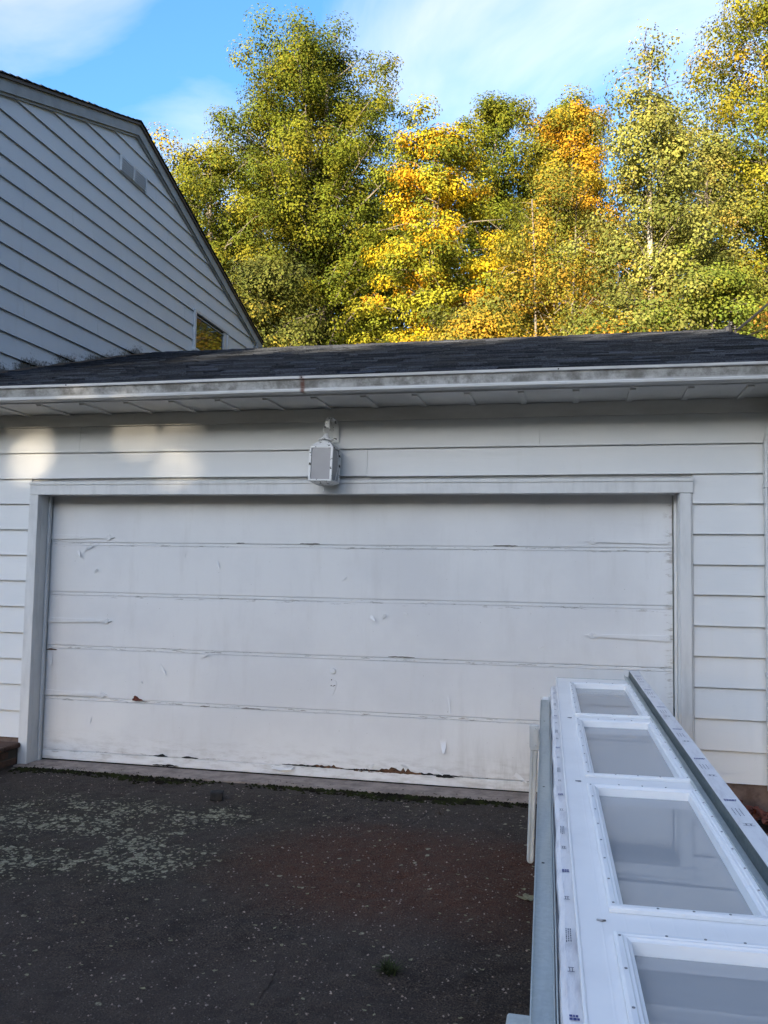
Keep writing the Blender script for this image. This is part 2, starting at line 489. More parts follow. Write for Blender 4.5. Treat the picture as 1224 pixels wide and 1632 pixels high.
# clear window glass as a thin sheet: reflects by Fresnel, lets the rest through
gm = bpy.data.materials.new('clear_glass'); gm.use_nodes = True
t_ = gm.node_tree; t_.nodes.clear()
o_ = t_.nodes.new('ShaderNodeOutputMaterial'); mxs = t_.nodes.new('ShaderNodeMixShader')
fr_ = t_.nodes.new('ShaderNodeFresnel'); fr_.inputs['IOR'].default_value = 1.95
tr_ = t_.nodes.new('ShaderNodeBsdfTransparent'); tr_.inputs['Color'].default_value = (0.78, 0.82, 0.83, 1)
gl_ = t_.nodes.new('ShaderNodeBsdfGlossy'); gl_.inputs['Roughness'].default_value = 0.012
df_ = t_.nodes.new('ShaderNodeBsdfDiffuse'); df_.inputs['Color'].default_value = (0.76, 0.77, 0.77, 1)
md_ = t_.nodes.new('ShaderNodeMixShader'); md_.inputs[0].default_value = 0.48
t_.links.new(tr_.outputs[0], md_.inputs[1]); t_.links.new(df_.outputs[0], md_.inputs[2])
t_.links.new(fr_.outputs[0], mxs.inputs[0]); t_.links.new(md_.outputs[0], mxs.inputs[1])
t_.links.new(gl_.outputs[0], mxs.inputs[2]); t_.links.new(mxs.outputs[0], o_.inputs[0])
M['glass'] = gm
gi = bpy.data.materials.new('glass_under_face'); gi.use_nodes = True
t2 = gi.node_tree; t2.nodes.clear(); o2 = t2.nodes.new('ShaderNodeOutputMaterial'); tb = t2.nodes.new('ShaderNodeBsdfTransparent'); tb.inputs['Color'].default_value = (0.96, 0.98, 0.98, 1)
t2.links.new(tb.outputs[0], o2.inputs[0]); M['glass_under'] = gi
k = Mat('house_window_glass', 0.03, 0.9); k.color((0.012, 0.014, 0.012)); k.b.inputs['IOR'].default_value = 1.42; M['winglass'] = k.m

def leaf_mat(name, trans=0.3):
    mm = bpy.data.materials.new(name); mm.use_nodes = True
    t = mm.node_tree; t.nodes.clear()
    o = t.nodes.new('ShaderNodeOutputMaterial')
    a = t.nodes.new('ShaderNodeAttribute'); a.attribute_name = 'tint'
    p = t.nodes.new('ShaderNodeBsdfPrincipled'); p.inputs['Roughness'].default_value = 0.75
    p.inputs['Specular IOR Level'].default_value = 0.08
    tl = t.nodes.new('ShaderNodeBsdfTranslucent')
    x = t.nodes.new('ShaderNodeMixShader'); x.inputs[0].default_value = trans
    t.links.new(a.outputs['Color'], p.inputs['Base Color']); t.links.new(a.outputs['Color'], tl.inputs['Color'])
    t.links.new(p.outputs[0], x.inputs[1]); t.links.new(tl.outputs[0], x.inputs[2]); t.links.new(x.outputs[0], o.inputs[0])
    return mm
M['leaf'] = leaf_mat('leaf')

def bark(name, a, b):
    k = Mat(name, 0.9, 0.15)
    n1 = k.noise(k.map(k.pos, (9, 9, 1.6)), 1.0, 5, 0.7)
    k.color(k.mix(k.ramp(n1, 0.35, 0.65), a, b)); k.bump(n1, 0.7, 0.03)
    return k.m
M['bark'] = bark('grey_brown_bark', (0.10, 0.085, 0.07), (0.20, 0.175, 0.14))
M['palebark'] = bark('pale_bark', (0.42, 0.38, 0.31), (0.26, 0.23, 0.18))
k = Mat('cable_rubber', 0.5, 0.3); k.color((0.015, 0.015, 0.017)); M['cable'] = k.m
k = Mat('mast_metal', 0.5, 0.5, 0.5); k.color((0.10, 0.10, 0.11)); M['mast'] = k.m
k = Mat('stone', 0.9, 0.2)
n1 = k.noise(k.pos, 30, 4, 0.6); k.color(k.mix(n1, (0.014, 0.013, 0.013), (0.055, 0.052, 0.050))); k.bump(n1, 0.5, 0.01); M['stone'] = k.m
k = Mat('dead_leaf_red', 0.7, 0.2)
n1 = k.noise(k.pos, 60, 3, 0.6); k.color(k.mix(n1, (0.10, 0.025, 0.018), (0.19, 0.07, 0.05))); M['deadred'] = k.m
k = Mat('dead_leaf_pale', 0.7, 0.2)
n1 = k.noise(k.pos, 40, 3, 0.6); k.color(k.mix(n1, (0.15, 0.14, 0.08), (0.30, 0.28, 0.18))); M['deadpale'] = k.m

# ------------------------------------------------------------------ ground
def grid(name, x0, x1, y0, y1, nx, ny, zf, mat):
    verts = [(x0 + (x1 - x0) * i / nx, y0 + (y1 - y0) * j / ny, 0) for j in range(ny + 1) for i in range(nx + 1)]
    verts = [(x, y, zf(x, y)) for x, y, _ in verts]
    faces = [(j * (nx + 1) + i, j * (nx + 1) + i + 1, (j + 1) * (nx + 1) + i + 1, (j + 1) * (nx + 1) + i) for j in range(ny) for i in range(nx)]
    return meshobj(name, verts, faces, mat, smooth=True)

tag(meshobj('ground', [(-600, -600, -0.05), (600, -600, -0.05), (600, 600, -0.05), (-600, 600, -0.05)], [(0, 1, 2, 3)], M['ground']), kind='structure')
def zdrive(x, y):
    z = 0.010 * math.sin(x * 1.7 + y * 0.6) * math.sin(y * 1.3 + 0.4) + 0.006 * math.sin(x * 4.1 - y * 2.3) + 0.003 * math.sin(x * 9 + y * 7)
    return -0.018 + z * min(1.0, max(0.0, (-0.12 - y) / 0.5))
# the drive is one sheet: fine mesh with real worn relief before the door, coarse beyond
VN = {}
def vnoise(X, Y, sc, seed):
    g = VN.setdefault(seed, np.random.default_rng(seed).random((512, 512))) if seed not in VN else VN[seed]
    u, v = X * sc + 200, Y * sc + 300
    i, j = np.floor(u).astype(int), np.floor(v).astype(int)
    a, b = u - i, v - j
    a = a * a * (3 - 2 * a); b = b * b * (3 - 2 * b)
    q = lambda di, dj: g[(i + di) % 512, (j + dj) % 512]
    return (q(0, 0) * (1 - a) + q(1, 0) * a) * (1 - b) + (q(0, 1) * (1 - a) + q(1, 1) * a) * b - 0.5
gx = np.concatenate([np.linspace(-5.5, -0.4, 18)[:-1], np.linspace(-0.4, 4.7, 216), np.linspace(4.7, 7.0, 10)[1:]])
gy = np.concatenate([np.linspace(-26, -3.9, 50)[:-1], np.linspace(-3.9, -0.09, 176)])
X, Y = np.meshgrid(gx, gy)
Z = np.array([[zdrive(x, y) for x in gx] for y in gy])
rel = 0.006 * vnoise(X, Y, 38, 1) + 0.008 * vnoise(X, Y, 17, 2) + 0.012 * vnoise(X, Y, 6.5, 3) + 0.014 * vnoise(X, Y, 2.1, 4)
rel -= 0.010 * np.clip(vnoise(X, Y, 12, 5) - 0.22, 0, 1) * 4
Z = Z + rel * np.clip((-0.13 - Y) / 0.25, 0, 1)
nx_ = len(gx)
vv = np.stack([X.ravel(), Y.ravel(), Z.ravel()], 1)
ff = [(j * nx_ + i, j * nx_ + i + 1, (j + 1) * nx_ + i + 1, (j + 1) * nx_ + i) for j in range(len(gy) - 1) for i in range(nx_ - 1)]
tag(meshobj('driveway', vv.tolist(), ff, M['asphalt'], smooth=True), kind='structure')
zd_ = zdrive
def zdrive(x, y):
    xx, yy = np.array([x]), np.array([y])
    r = 0.006 * vnoise(xx, yy, 38, 1) + 0.008 * vnoise(xx, yy, 17, 2) + 0.012 * vnoise(xx, yy, 6.5, 3) + 0.014 * vnoise(xx, yy, 2.1, 4)
    return zd_(x, y) + float(r[0]) * min(1, max(0, (-0.13 - y) / 0.25)) + 0.001
def zapron(x, y):
    return -0.008 + 0.003 * math.sin(x * 5 + y * 9)
bm = bmesh.new(); bm_box(bm, -0.07, 4.95, -0.115, 0.6, -0.2, -0.006)
for v in bm.verts:
    pass
tag(bmobj('garage_apron', bm, M['concrete']), kind='structure')

# ------------------------------------------------------------------ garage
garage = tag(empty('garage', (2.4, 2.4, 0)), 'white clapboard garage with wide weathered overhead door and dark shingle roof', 'garage')
def gp(o):
    """parent to the garage but keep the world coordinates the mesh was made in"""
    o.parent = garage; o.matrix_parent_inverse = Matrix.Translation((-2.4, -2.4, 0)); return o

XW0, XW1 = -1.70, 5.55          # garage front wall
ROOF_S = 0.3207                 # roof slope
def roof_z(y): return 2.872 + ROOF_S * (y + 0.45)

# wall core (behind the boards), with the door opening left free
bm = bmesh.new()
bm_box(bm, XW0, -0.03, 0.012, 0.16, -0.05, 2.76)
bm_box(bm, 4.92, XW1 - 0.01, 0.012, 0.16, -0.05, 2.76)
bm_box(bm, -0.028, 4.918, 0.012, 0.16, 2.16, 2.758)
gp(bmobj('wall', bm, M['trim']))
gp(box('side_wall', XW1 - 0.14, XW1 - 0.012, 0.165, 9.8, -0.05, 2.80, M['trim']))
gp(box('foundation', 4.90, XW1 + 0.004, -0.006, 0.010, -0.06, 0.186, M['parge']))
gp(box('foundation', XW0, -0.03, -0.004, 0.010, -0.06, 0.192, M['parge']))
# dark interior so the slits round the door read as slits
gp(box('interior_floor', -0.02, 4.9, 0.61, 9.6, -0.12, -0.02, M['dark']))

Z0, EX = 2.4598, 0.20603
def lap(z, h):
    return [(-0.024, z), (-0.0225, z + 0.003), (-0.0025, z + h + 0.012), (0.006, z + h + 0.012), (-0.0035, z + 0.004)]
def board(x0, x1, z, h, seed):
    rg = random.Random(seed)
    o = prism_x('siding_board', lap(z, h), x0, x1, M['siding'], None, max(2, int((x1 - x0) / 0.25)), 0.0016, seed)
    gp(o)
sd = 0
for i in range(12):
    z = Z0 - EX * i
    h = EX
    if i == 11: z = 0.190; h = (Z0 - EX * 10) - 0.190
    top = z + h
    if i < 1:       # full width, with butt joints
        cuts = [XW0, 0.327, 3.96, XW1 - 0.055]
    elif i == 1:
        cuts = [XW0, -0.62, 2.7, XW1 - 0.055]
    else: cuts = None
    if cuts:
        for a, b in zip(cuts, cuts[1:]):
            sd += 1; board(a + 0.0012, b - 0.0012, z, h, sd)
    else:
        sd += 1; board(XW0, -0.094, z, h, sd)
        sd += 1; board(4.994, XW1 - 0.055, z, h, sd)
# the top course, half hidden by the frieze
# corner board and frieze
gp(box('corner_board', XW1 - 0.053, XW1 + 0.012, -0.034, 0.010, 0.186, 2.668, M['trim'], bev=0.002))
gp(prism_x('frieze_board', [(-0.030, 2.668), (-0.030, 2.766), (0.004, 2.766), (0.004, 2.668)], XW0, XW1 + 0.012, M['frieze'], None, 20, 0.001, 3))

# soffit and its battens
gp(prism_x('soffit', [(-0.455, 2.7705), (-0.455, 2.784), (0.012, 2.784), (0.012, 2.7705)], XW0, 6.0, M['frieze'], None, 1))
x = -1.60
while x < 5.95:
    gp(prism_x('soffit_batten', [(-0.44, 2.7575), (-0.44, 2.770), (-0.034, 2.770), (-0.034, 2.7575)], x, x + 0.042, M['frieze'], None, 1))
    x += 0.362
gp(box('fascia', XW0, 6.0, -0.475, -0.456, 2.768, 2.872, M['trim']))
# gutter (ogee front)
prof = [(-0.477, 2.876), (-0.477, 2.785), (-0.490, 2.777), (-0.556, 2.777), (-0.566, 2.783), (-0.567, 2.797), (-0.556, 2.803),
        (-0.560, 2.818), (-0.568, 2.845), (-0.572, 2.862), (-0.588, 2.868), (-0.590, 2.886), (-0.578, 2.888), (-0.576, 2.872),
        (-0.562, 2.862), (-0.548, 2.800), (-0.549, 2.785), (-0.484, 2.785), (-0.480, 2.876)]
gut = gp(prism_x('gutter', prof, XW0 + 0.01, 6.02, M['gutter'], None, 60, 0.0018, 11))
for xx in (-1.2, 0.55, 2.36, 4.1, 5.7):      # spike heads
    bm = bmesh.new()
    tube(bm, [(xx, -0.592, 2.877), (xx, -0.581, 2.877)], [0.005, 0.005], 8)
    o = bmobj('spike', bm, M['dark']); gp(o)
# gutter seams: short sleeves
for xx in (0.98, 4.32):
    pr = [(-0.5565, 2.7755), (-0.5675, 2.782), (-0.5687, 2.797), (-0.5577, 2.803), (-0.5617, 2.818), (-0.5697, 2.845), (-0.5735, 2.861), (-0.570, 2.861), (-0.566, 2.845), (-0.558, 2.818), (-0.554, 2.803), (-0.565, 2.797), (-0.564, 2.785), (-0.556, 2.779)]
    gp(prism_x('gutter_sleeve', pr, xx, xx + 0.11, M['gutter'], None, 1))
# downspout with ribbed elbow
bm = bmesh.new()
def rect_sweep(bm, pts, w, d):
    rings = []
    for i, p in enumerate(pts):
        p = Vector(p)
        t = (Vector(pts[min(i + 1, len(pts) - 1)]) - Vector(pts[max(i - 1, 0)])).normalized()
        a = Vector((1, 0, 0)); b = t.cross(a).normalized()
        s = 1.0 + (0.05 if (i % 2 == 0 and 2 < i < len(pts) - 2) else 0)
        rings.append([bm.verts.new(p + a * (sx * w / 2 * s) + b * (sy * d / 2 * s)) for sx, sy in ((-1, -1), (1, -1), (1, 1), (-1, 1))])
    for r0, r1 in zip(rings, rings[1:]):
        for q in range(4): bm.faces.new((r0[q], r0[(q + 1) % 4], r1[(q + 1) % 4], r1[q]))
    bm.faces.new(rings[0][::-1]); bm.faces.new(rings[-1])
pts = [(5.52, -0.52, 2.79), (5.52, -0.52, 2.74)]
for i in range(11):
    a = i / 10
    pts.append((5.50, -0.52 + 0.44 * a, 2.72 - 0.20 * a - 0.035 * math.sin(a * math.pi)))
pts += [(5.49, -0.072, 2.48), (5.487, -0.068, 2.46), (5.487, -0.068, 2.44)]
rect_sweep(bm, pts, 0.088, 0.062)
gp(bmobj('downspout_elbow', bm, M['spout']))
pr = [(5.442, -0.098), (5.452, -0.104), (5.460, -0.099), (5.470, -0.105), (5.480, -0.099), (5.490, -0.105), (5.500, -0.099), (5.510, -0.105), (5.520, -0.099), (5.530, -0.104), (5.534, -0.098), (5.534, -0.036), (5.442, -0.036)]
vv = [(x, y, 0.16) for x, y in pr] + [(x, y, 2.45) for x, y in pr]
nn = len(pr)
ff = [(j, (j + 1) % nn, nn + (j + 1) % nn, nn + j) for j in range(nn)] + [tuple(range(nn - 1, -1, -1)), tuple(range(nn, 2 * nn))]
gp(meshobj('downspout', vv, ff, M['spout']))
for zz in (2.15, 0.9):
    gp(box('downspout_strap', 5.436, 5.540, -0.110, -0.030, zz, zz + 0.03, M['spout'], bev=0.002))

# door casing: header and two legs, jambs, stops
gp(prism_x('door_head_casing', [(-0.040, 2.121), (-0.040, 2.200), (0.010, 2.200), (0.010, 2.121)], -0.088, 4.992, M['trim'], None, 16, 0.0012, 4))
gp(prism_x('door_head_cap', [(-0.047, 2.2005), (-0.047, 2.2225), (0.008, 2.236), (0.008, 2.2005)], -0.092, 4.996, M['trim'], None, 16, 0.0008, 4))
gp(box('door_casing', -0.088, -0.008, -0.040, 0.010, -0.020, 2.1185, M['trim'], bev=0.003))
gp(box('door_casing', 4.906, 4.980, -0.040, 0.010, -0.012, 2.1185, M['trim'], bev=0.003))
gp(box('casing_edge_strip', 4.981, 4.992, -0.026, 0.010, 0.0, 2.119, M['trim'], bev=0.002))
gp(box('door_jamb', -0.032, -0.008, 0.0105, 0.21, -0.018, 2.145, M['trim'], bev=0.002))
gp(box('door_jamb', 4.902, 4.926, 0.0105, 0.21, -0.018, 2.145, M['trim'], bev=0.002))
gp(box('door_head_jamb', -0.006, 4.900, 0.0105, 0.21, 2.123, 2.147, M['trim'], bev=0.002))
gp(box('door_stop', -0.0075, 0.012, 0.100, 0.132, -0.012, 2.121, M['trim'], bev=0.003))
gp(box('door_stop', 4.882, 4.9015, 0.100, 0.132, -0.012, 2.121, M['trim'], bev=0.003))

# ------------------------------------------------------------------ overhead door (part of the garage)
DY = 0.150
gdoor = bpy.data.objects.new('garage_door', None); link(gdoor, garage)
gdoor.location = (0.04, -2.25, 0)     # world (2.44, .15, 0)
gdoor['label'] = 'wide white wooden overhead door with peeling paint and rotted bottom rail'
def dp(o):
    o.parent = gdoor; o.matrix_parent_inverse = Matrix.Translation((-2.44, -0.15, 0)); return o
def doorbox(name, x0, x1, y0, z0, z1, mat, bev=0.0025, depth=0.045, n=24, wob=0.0009, seed=0):
    b = bev
    pr = [(y0 + b, z0), (y0, z0 + b), (y0, z1 - b), (y0 + b, z1), (y0 + depth, z1), (y0 + depth, z0)]
    return dp(prism_x(name, pr, x0, x1, mat, None, n, wob, seed))
joints = [1.747, 1.343, 0.911, 0.504]
tops = [2.165] + [j - 0.0262 for j in joints]
bots = [j + 0.0012 for j in joints] + [0.0765]
for q, (zt, zb) in enumerate(zip(tops, bots)):
    doorbox('door_section', 0.004, 4.876, DY, zb, zt, M['door'], seed=q)
for q, j in enumerate(joints):
    doorbox('joint_strip', 0.004, 4.876, DY + 0.0025, j - 0.0245, j - 0.0008, M['door'], bev=0.0025, seed=20 + q)
doorbox('bottom_rail', 0.004, 4.876, DY - 0.004, 0.004, 0.074, M['door'], bev=0.003, seed=31)
dp(box('door_core', 0.01, 4.87, DY + 0.016, DY + 0.043, 0.006, 2.16, M['door']))
dp(box('bottom_seal', 0.004, 4.876, DY + 0.004, DY + 0.03, -0.006, 0.004, M['dark']))

# strap hinges (painted over)
def strap(xa, xb, z, slope=0.0):
    """tapered strap from the door edge xa to the spear tip xb"""
    s = 1 if xb > xa else -1
    L = abs(xb - xa)
    up = [(0.0, 0.019), (0.03, 0.020), (L - 0.10, 0.010), (L - 0.085, 0.012), (L - 0.066, 0.024), (L - 0.045, 0.022), (L - 0.028, 0.009), (L, 0.0)]
    pts = up + [(a, -b) for a, b in reversed(up[:-1])]
    front = [(xa + s * a, DY - 0.010, z + b + slope * a) for a, b in pts]
    back = [(xa + s * a, DY + 0.001, z + b * 1.05 + slope * a) for a, b in pts]
    k_ = len(pts)
    fc = [tuple(range(k_)) if s < 0 else tuple(range(k_ - 1, -1, -1))]
    for j in range(k_):
        fc.append((j, (j + 1) % k_, k_ + (j + 1) % k_, k_ + j))
    o = meshobj('strap_hinge', front + back, fc, M['door'])
    b_ = bmesh.new(); b_.from_mesh(o.data); bmesh.ops.recalc_face_normals(b_, faces=b_.faces)
    for a, dz in ((0.025, 0.006), (L * 0.45, 0.0), (L - 0.062, 0.010), (L - 0.062, -0.010), (L - 0.038, 0.0)):
        c = Vector((xa + s * a, DY - 0.010, z + dz + slope * a))
        r0 = [b_.verts.new(c + Vector((0.0052 * math.cos(t), 0, 0.0052 * math.sin(t)))) for t in [i * math.pi / 4 for i in range(8)]]
        r1 = [b_.verts.new(c + Vector((0.003 * math.cos(t), -0.003, 0.003 * math.sin(t)))) for t in [i * math.pi / 4 for i in range(8)]]
        for i in range(8): b_.faces.new((r0[i], r0[(i + 1) % 8], r1[(i + 1) % 8], r1[i]))
        b_.faces.new(r1)
    bmesh.ops.recalc_face_normals(b_, faces=b_.faces)
    b_.to_mesh(o.data); b_.free()
    dp(o)
for xa, xb, z, sl in ((0.006, 0.575, 1.790, 0.0), (0.006, 0.58, 1.112, 0.01), (0.006, 0.57, 0.530, 0.0),
                      (4.846, 4.276, 1.794, 0.0), (4.860, 4.276, 1.116, 0.012), (4.860, 4.276, 0.532, 0.0)):
    strap(xa, xb, z, sl)
# lock cylinder and old key plate
bm = bmesh.new()
lathe(bm, [(0.021, 0), (0.023, 0.004), (0.022, 0.010), (0.017, 0.014), (0.001, 0.015)], 20)
o = bmobj('lock_cylinder', bm, M['door'], None, False)
o.data.transform(Matrix.Translation((2.427, DY, 0.795)) @ Matrix.Rotation(R(90), 4, 'X'))
dp(o)
pts = [(-0.028, 0.0), (-0.012, 0.012), (0.012, 0.012), (0.028, 0.0), (0.026, -0.03), (0.006, -0.085), (-0.002, -0.10), (-0.012, -0.085), (-0.026, -0.03)]
vv = [(2.428 + a, DY - 0.0035, 0.715 + b) for a, b in pts] + [(2.428 + a * 1.05, DY + 0.001, 0.715 + b * 1.02) for a, b in pts]
nn = len(pts)
o = meshobj('key_plate', vv, [tuple(range(nn - 1, -1, -1))] + [(j, (j + 1) % nn, nn + (j + 1) % nn, nn + j) for j in range(nn)], M['door']); dp(o)
for dx_, dz_ in ((-0.014, -0.014), (0.002, -0.016), (0.014, -0.012), (-0.012, 0.03)):
    bm = bmesh.new(); lathe(bm, [(0.0045, 0), (0.004, 0.002)], 8)
    o = bmobj('screw_hole', bm, M['dark']); o.data.transform(Matrix.Translation((2.428 + dx_, DY - 0.0034, 0.70 + dz_)) @ Matrix.Rotation(R(90), 4, 'X')); dp(o)
# lift handle on the bottom rail
bm = bmesh.new()
bm_box(bm, 1.955, 2.145, DY - 0.010, DY - 0.0045, 0.036, 0.072)
tube(bm, [(1.965, DY - 0.008, 0.060), (1.975, DY - 0.030, 0.052), (2.05, DY - 0.034, 0.045), (2.125, DY - 0.030, 0.052), (2.135, DY - 0.008, 0.060)], [0.007] * 5, 8)
dp(bmobj('lift_handle', bm, M['door']))

# curls of loose paint
def flake(x, z, ang, ln, wd, curl, name='paint_flake', mat='flake'):
    ln *= 1.1; wd *= 1.15; curl *= 1.8
    nseg = 5
    verts = []
    ca, sa = math.cos(ang), math.sin(ang)
    rg = random.Random(int(x * 1000 + z * 77))
    for i in range(nseg + 1):
        t = i / nseg
        w = wd * (1 - 0.75 * t) * (0.8 + 0.4 * rg.random())
        out = curl * t * t
        for sgn in (-1, 1):
            px, pz = t * ln, sgn * w / 2
            verts.append((x + px * ca - pz * sa, DY - 0.0015 - out, z + px * sa + pz * ca))
    n0 = len(verts)
    verts += [(a, b + 0.0012, c) for a, b, c in verts]
    fc = []
    for i in range(nseg):
        a = 2 * i
        fc.append((a, a + 1, a + 3, a + 2)); fc.append((n0 + a, n0 + a + 2, n0 + a + 3, n0 + a + 1))
        fc.append((a, a + 2, n0 + a + 2, n0 + a)); fc.append((a + 1, n0 + a + 1, n0 + a + 3, a + 3))
    dp(meshobj(name, verts, fc, M[mat]))
for x, z, a, l, w, c in ((0.24, 1.69, -50, .07, .03, .02), (0.30, 1.665, 40, .07, .02, .02), (0.345, 1.70, 25, .06, .02, .018), (0.40, 1.50, 40, .05, .02, .012),
                         (1.455, 1.625, -60, .075, .022, .016), (1.19, 1.63, 75, .035, .01, .008), (1.34, 0.85, 25, .09, .025, .02), (1.005, 0.79, -45, .095, .022, .02),
                         (2.70, 1.225, -40, .06, .03, .022), (2.79, 1.20, 35, .05, .03, .022), (2.48, 1.47, 40, .05, .015, .01), (3.30, 0.66, -80, .12, .018, .02),
                         (3.27, 0.335, -85, .085, .05, .022), (3.30, 0.485, 5, .05, .014, .008), (0.86, 0.63, 80, .02, .02, .006), (2.96, 1.24, 0, .03, .02, .008),
                         (0.42, 0.30, 70, .05, .012, .006), (3.79, 0.12, -30, .09, .03, .012), (3.84, 0.03, 75, .05, .02, .01), (3.95, 1.02, 20, .04, .012, .006), (4.20, 0.80, -20, .05, .012, .007),
                         (0.03, 0.845, -70, .09, .04, .012), (2.72, 0.095, 40, .05, .025, .012), (3.02, 0.105, 150, .06, .03, .014), (3.20, 0.11, -20, .07, .02, .012), (1.55, 0.115, 10, .05, .012, .008)):
    flake(x, z, R(a), l, w, c)
# bare rotten wood along the bottom joint
def ragged(name, x0, x1, zlo, amp, seed, mat, prd=0.0012):
    rg = random.Random(seed); n = max(6, int((x1 - x0) / 0.018))
    lo, hi = [], []
    for i in range(n + 1):
        t = i / n; e = math.sin(math.pi * t) ** 0.5
        x = x0 + (x1 - x0) * t
        lo.append((x, zlo - 0.006 * e * rg.random())); hi.append((x, zlo + 0.002 + amp * e * (0.25 + 0.75 * rg.random() ** 1.5)))
    yy = DY - prd
    vv = [(a, yy - 0.003 * rg.random(), b) for a, b in lo] + [(a, yy, b) for a, b in hi]
    m_ = n + 1
    ff = [(i, i + 1, m_ + i + 1, m_ + i) for i in range(n)]
    o = meshobj(name, vv, ff, M[mat]); md = o.modifiers.new('thick', 'SOLIDIFY'); md.thickness = 0.003; md.offset = 0
    dp(o)
ragged('rotten_wood', 2.04, 2.45, 0.080, 0.010, 3, 'dark')
ragged('rotten_wood', 2.28, 2.52, 0.078, 0.026, 5, 'rot')
ragged('rotten_wood', 2.50, 3.42, 0.074, 0.016, 8, 'dark')
ragged('rotten_wood', 2.60, 2.78, 0.068, 0.030, 9, 'rot')
ragged('rotten_wood', 2.76, 3.12, 0.072, 0.045, 12, 'rot', 0.002)
ragged('rotten_wood', 3.22, 3.36, 0.064, 0.030, 14, 'dark', 0.003)
ragged('rotten_wood', 0.98, 1.10, 0.080, 0.018, 15, 'dark')
ragged('rotten_wood', 1.22, 1.36, 0.080, 0.018, 16, 'dark')
ragged('rotten_wood', 0.98, 1.20, 0.012, 0.010, 17, 'dark', 0.006)
ragged('paint_chip', 0.002, 0.10, 0.872, 0.018, 18, 'rot', 0.0015)
ragged('paint_chip', 1.70, 1.86, 0.482, 0.008, 19, 'greywood', 0.0005)
ragged('paint_chip', 1.36, 1.44, 0.480, 0.007, 21, 'greywood', 0.0005)
ragged('paint_chip', 2.14, 2.30, 1.752, 0.007, 22, 'greywood', 0.0005)
ragged('paint_chip', 1.62, 1.69, 1.752, 0.008, 23, 'greywood', 0.0005)
ragged('paint_chip', 3.62, 3.80, 1.752, 0.006, 24, 'greywood', 0.0005)
ragged('paint_chip', 2.85, 3.05, 0.918, 0.006, 25, 'greywood', 0.0005)

# ------------------------------------------------------------------ roofs
def set_face_tint(o, cols):
    a = o.data.attributes.new('tint', 'FLOAT_COLOR', 'FACE')
    arr = np.ones((len(cols), 4), dtype=np.float32); arr[:, :3] = cols
    a.data.foreach_set('color', arr.ravel())

def shingle_field(name, x0, x1, ya, za, yb, zb, expo, seed, tabw=(0.16, 0.34)):
    """courses of overlapping tabs from the eave (ya, za) up to the ridge (yb, zb)"""
    rg = random.Random(seed)
    L = math.hypot(yb - ya, zb - za); uy, uz = (yb - ya) / L, (zb - za) / L
    ny, nz_ = -uz * (1 if uy > 0 else -1), abs(uy)
    verts, faces, cols = [], [], []
    n = int(L / expo)
    for c in range(n + 1):
        s0 = c * expo; s1 = min(s0 + expo + 0.03, L)
        x = x0 - rg.random() * 0.2
        while x < x1:
            w = rg.uniform(*tabw)
            a, b = max(x, x0), min(x + w, x1)
            x += w
            if b - a < 0.01: continue
            th = rg.choice((0.007, 0.012, 0.017)) + rg.uniform(-0.002, 0.002)
            sj = s0 + rg.uniform(-0.003, 0.003) - (0.006 if c == 0 else 0)
            p = len(verts)
            for xx in (a, b - 0.0015):
                for s, t in ((sj, 0.001), (sj, th + 0.0035), (s1, 0.0045), (s1, 0.0)):
                    verts.append((xx, ya + uy * s + ny * t, za + uz * s + nz_ * t))
            faces += [(p + 1, p + 5, p + 6, p + 2), (p, p + 4, p + 5, p + 1), (p, p + 1, p + 2, p + 3), (p + 4, p + 7, p + 6, p + 5)]
            v = rg.choice((0.6, 0.85, 1.1, 1.45)) * rg.uniform(0.85, 1.15); cc = (v * 0.95, v, v * rg.uniform(1.0, 1.10))
            cols += [cc] * 4
    o = meshobj(name, verts, faces, M['shingle'])
    set_face_tint(o, cols)
    return o
RY = 4.99
# decks
def slab(name, pts_yz, x0, x1, mat):
    return prism_x(name, pts_yz, x0, x1, mat)
gp(slab('roof_deck', [(-0.48, roof_z(-0.48)), (RY, roof_z(RY)), (RY, roof_z(RY) - 0.03), (-0.48, roof_z(-0.48) - 0.03)], XW0 - 0.02, 5.975, M['drip']))
gp(slab('roof_deck', [(RY + 0.001, roof_z(RY)), (10.46, roof_z(-0.48)), (10.46, roof_z(-0.48) - 0.03), (RY + 0.001, roof_z(RY) - 0.03)], XW0 - 0.02, 5.975, M['drip']))
o = gp(shingle_field('shingles', XW0 - 0.015, 5.99, -0.515, roof_z(-0.515) + 0.002, RY, roof_z(RY) + 0.002, 0.135, 5)); tag(o, kind='stuff')
o = gp(shingle_field('shingles', XW0 - 0.015, 5.99, 10.48, roof_z(-0.50) + 0.002, RY + 0.004, roof_z(RY) + 0.002, 0.135, 6)); tag(o, kind='stuff')
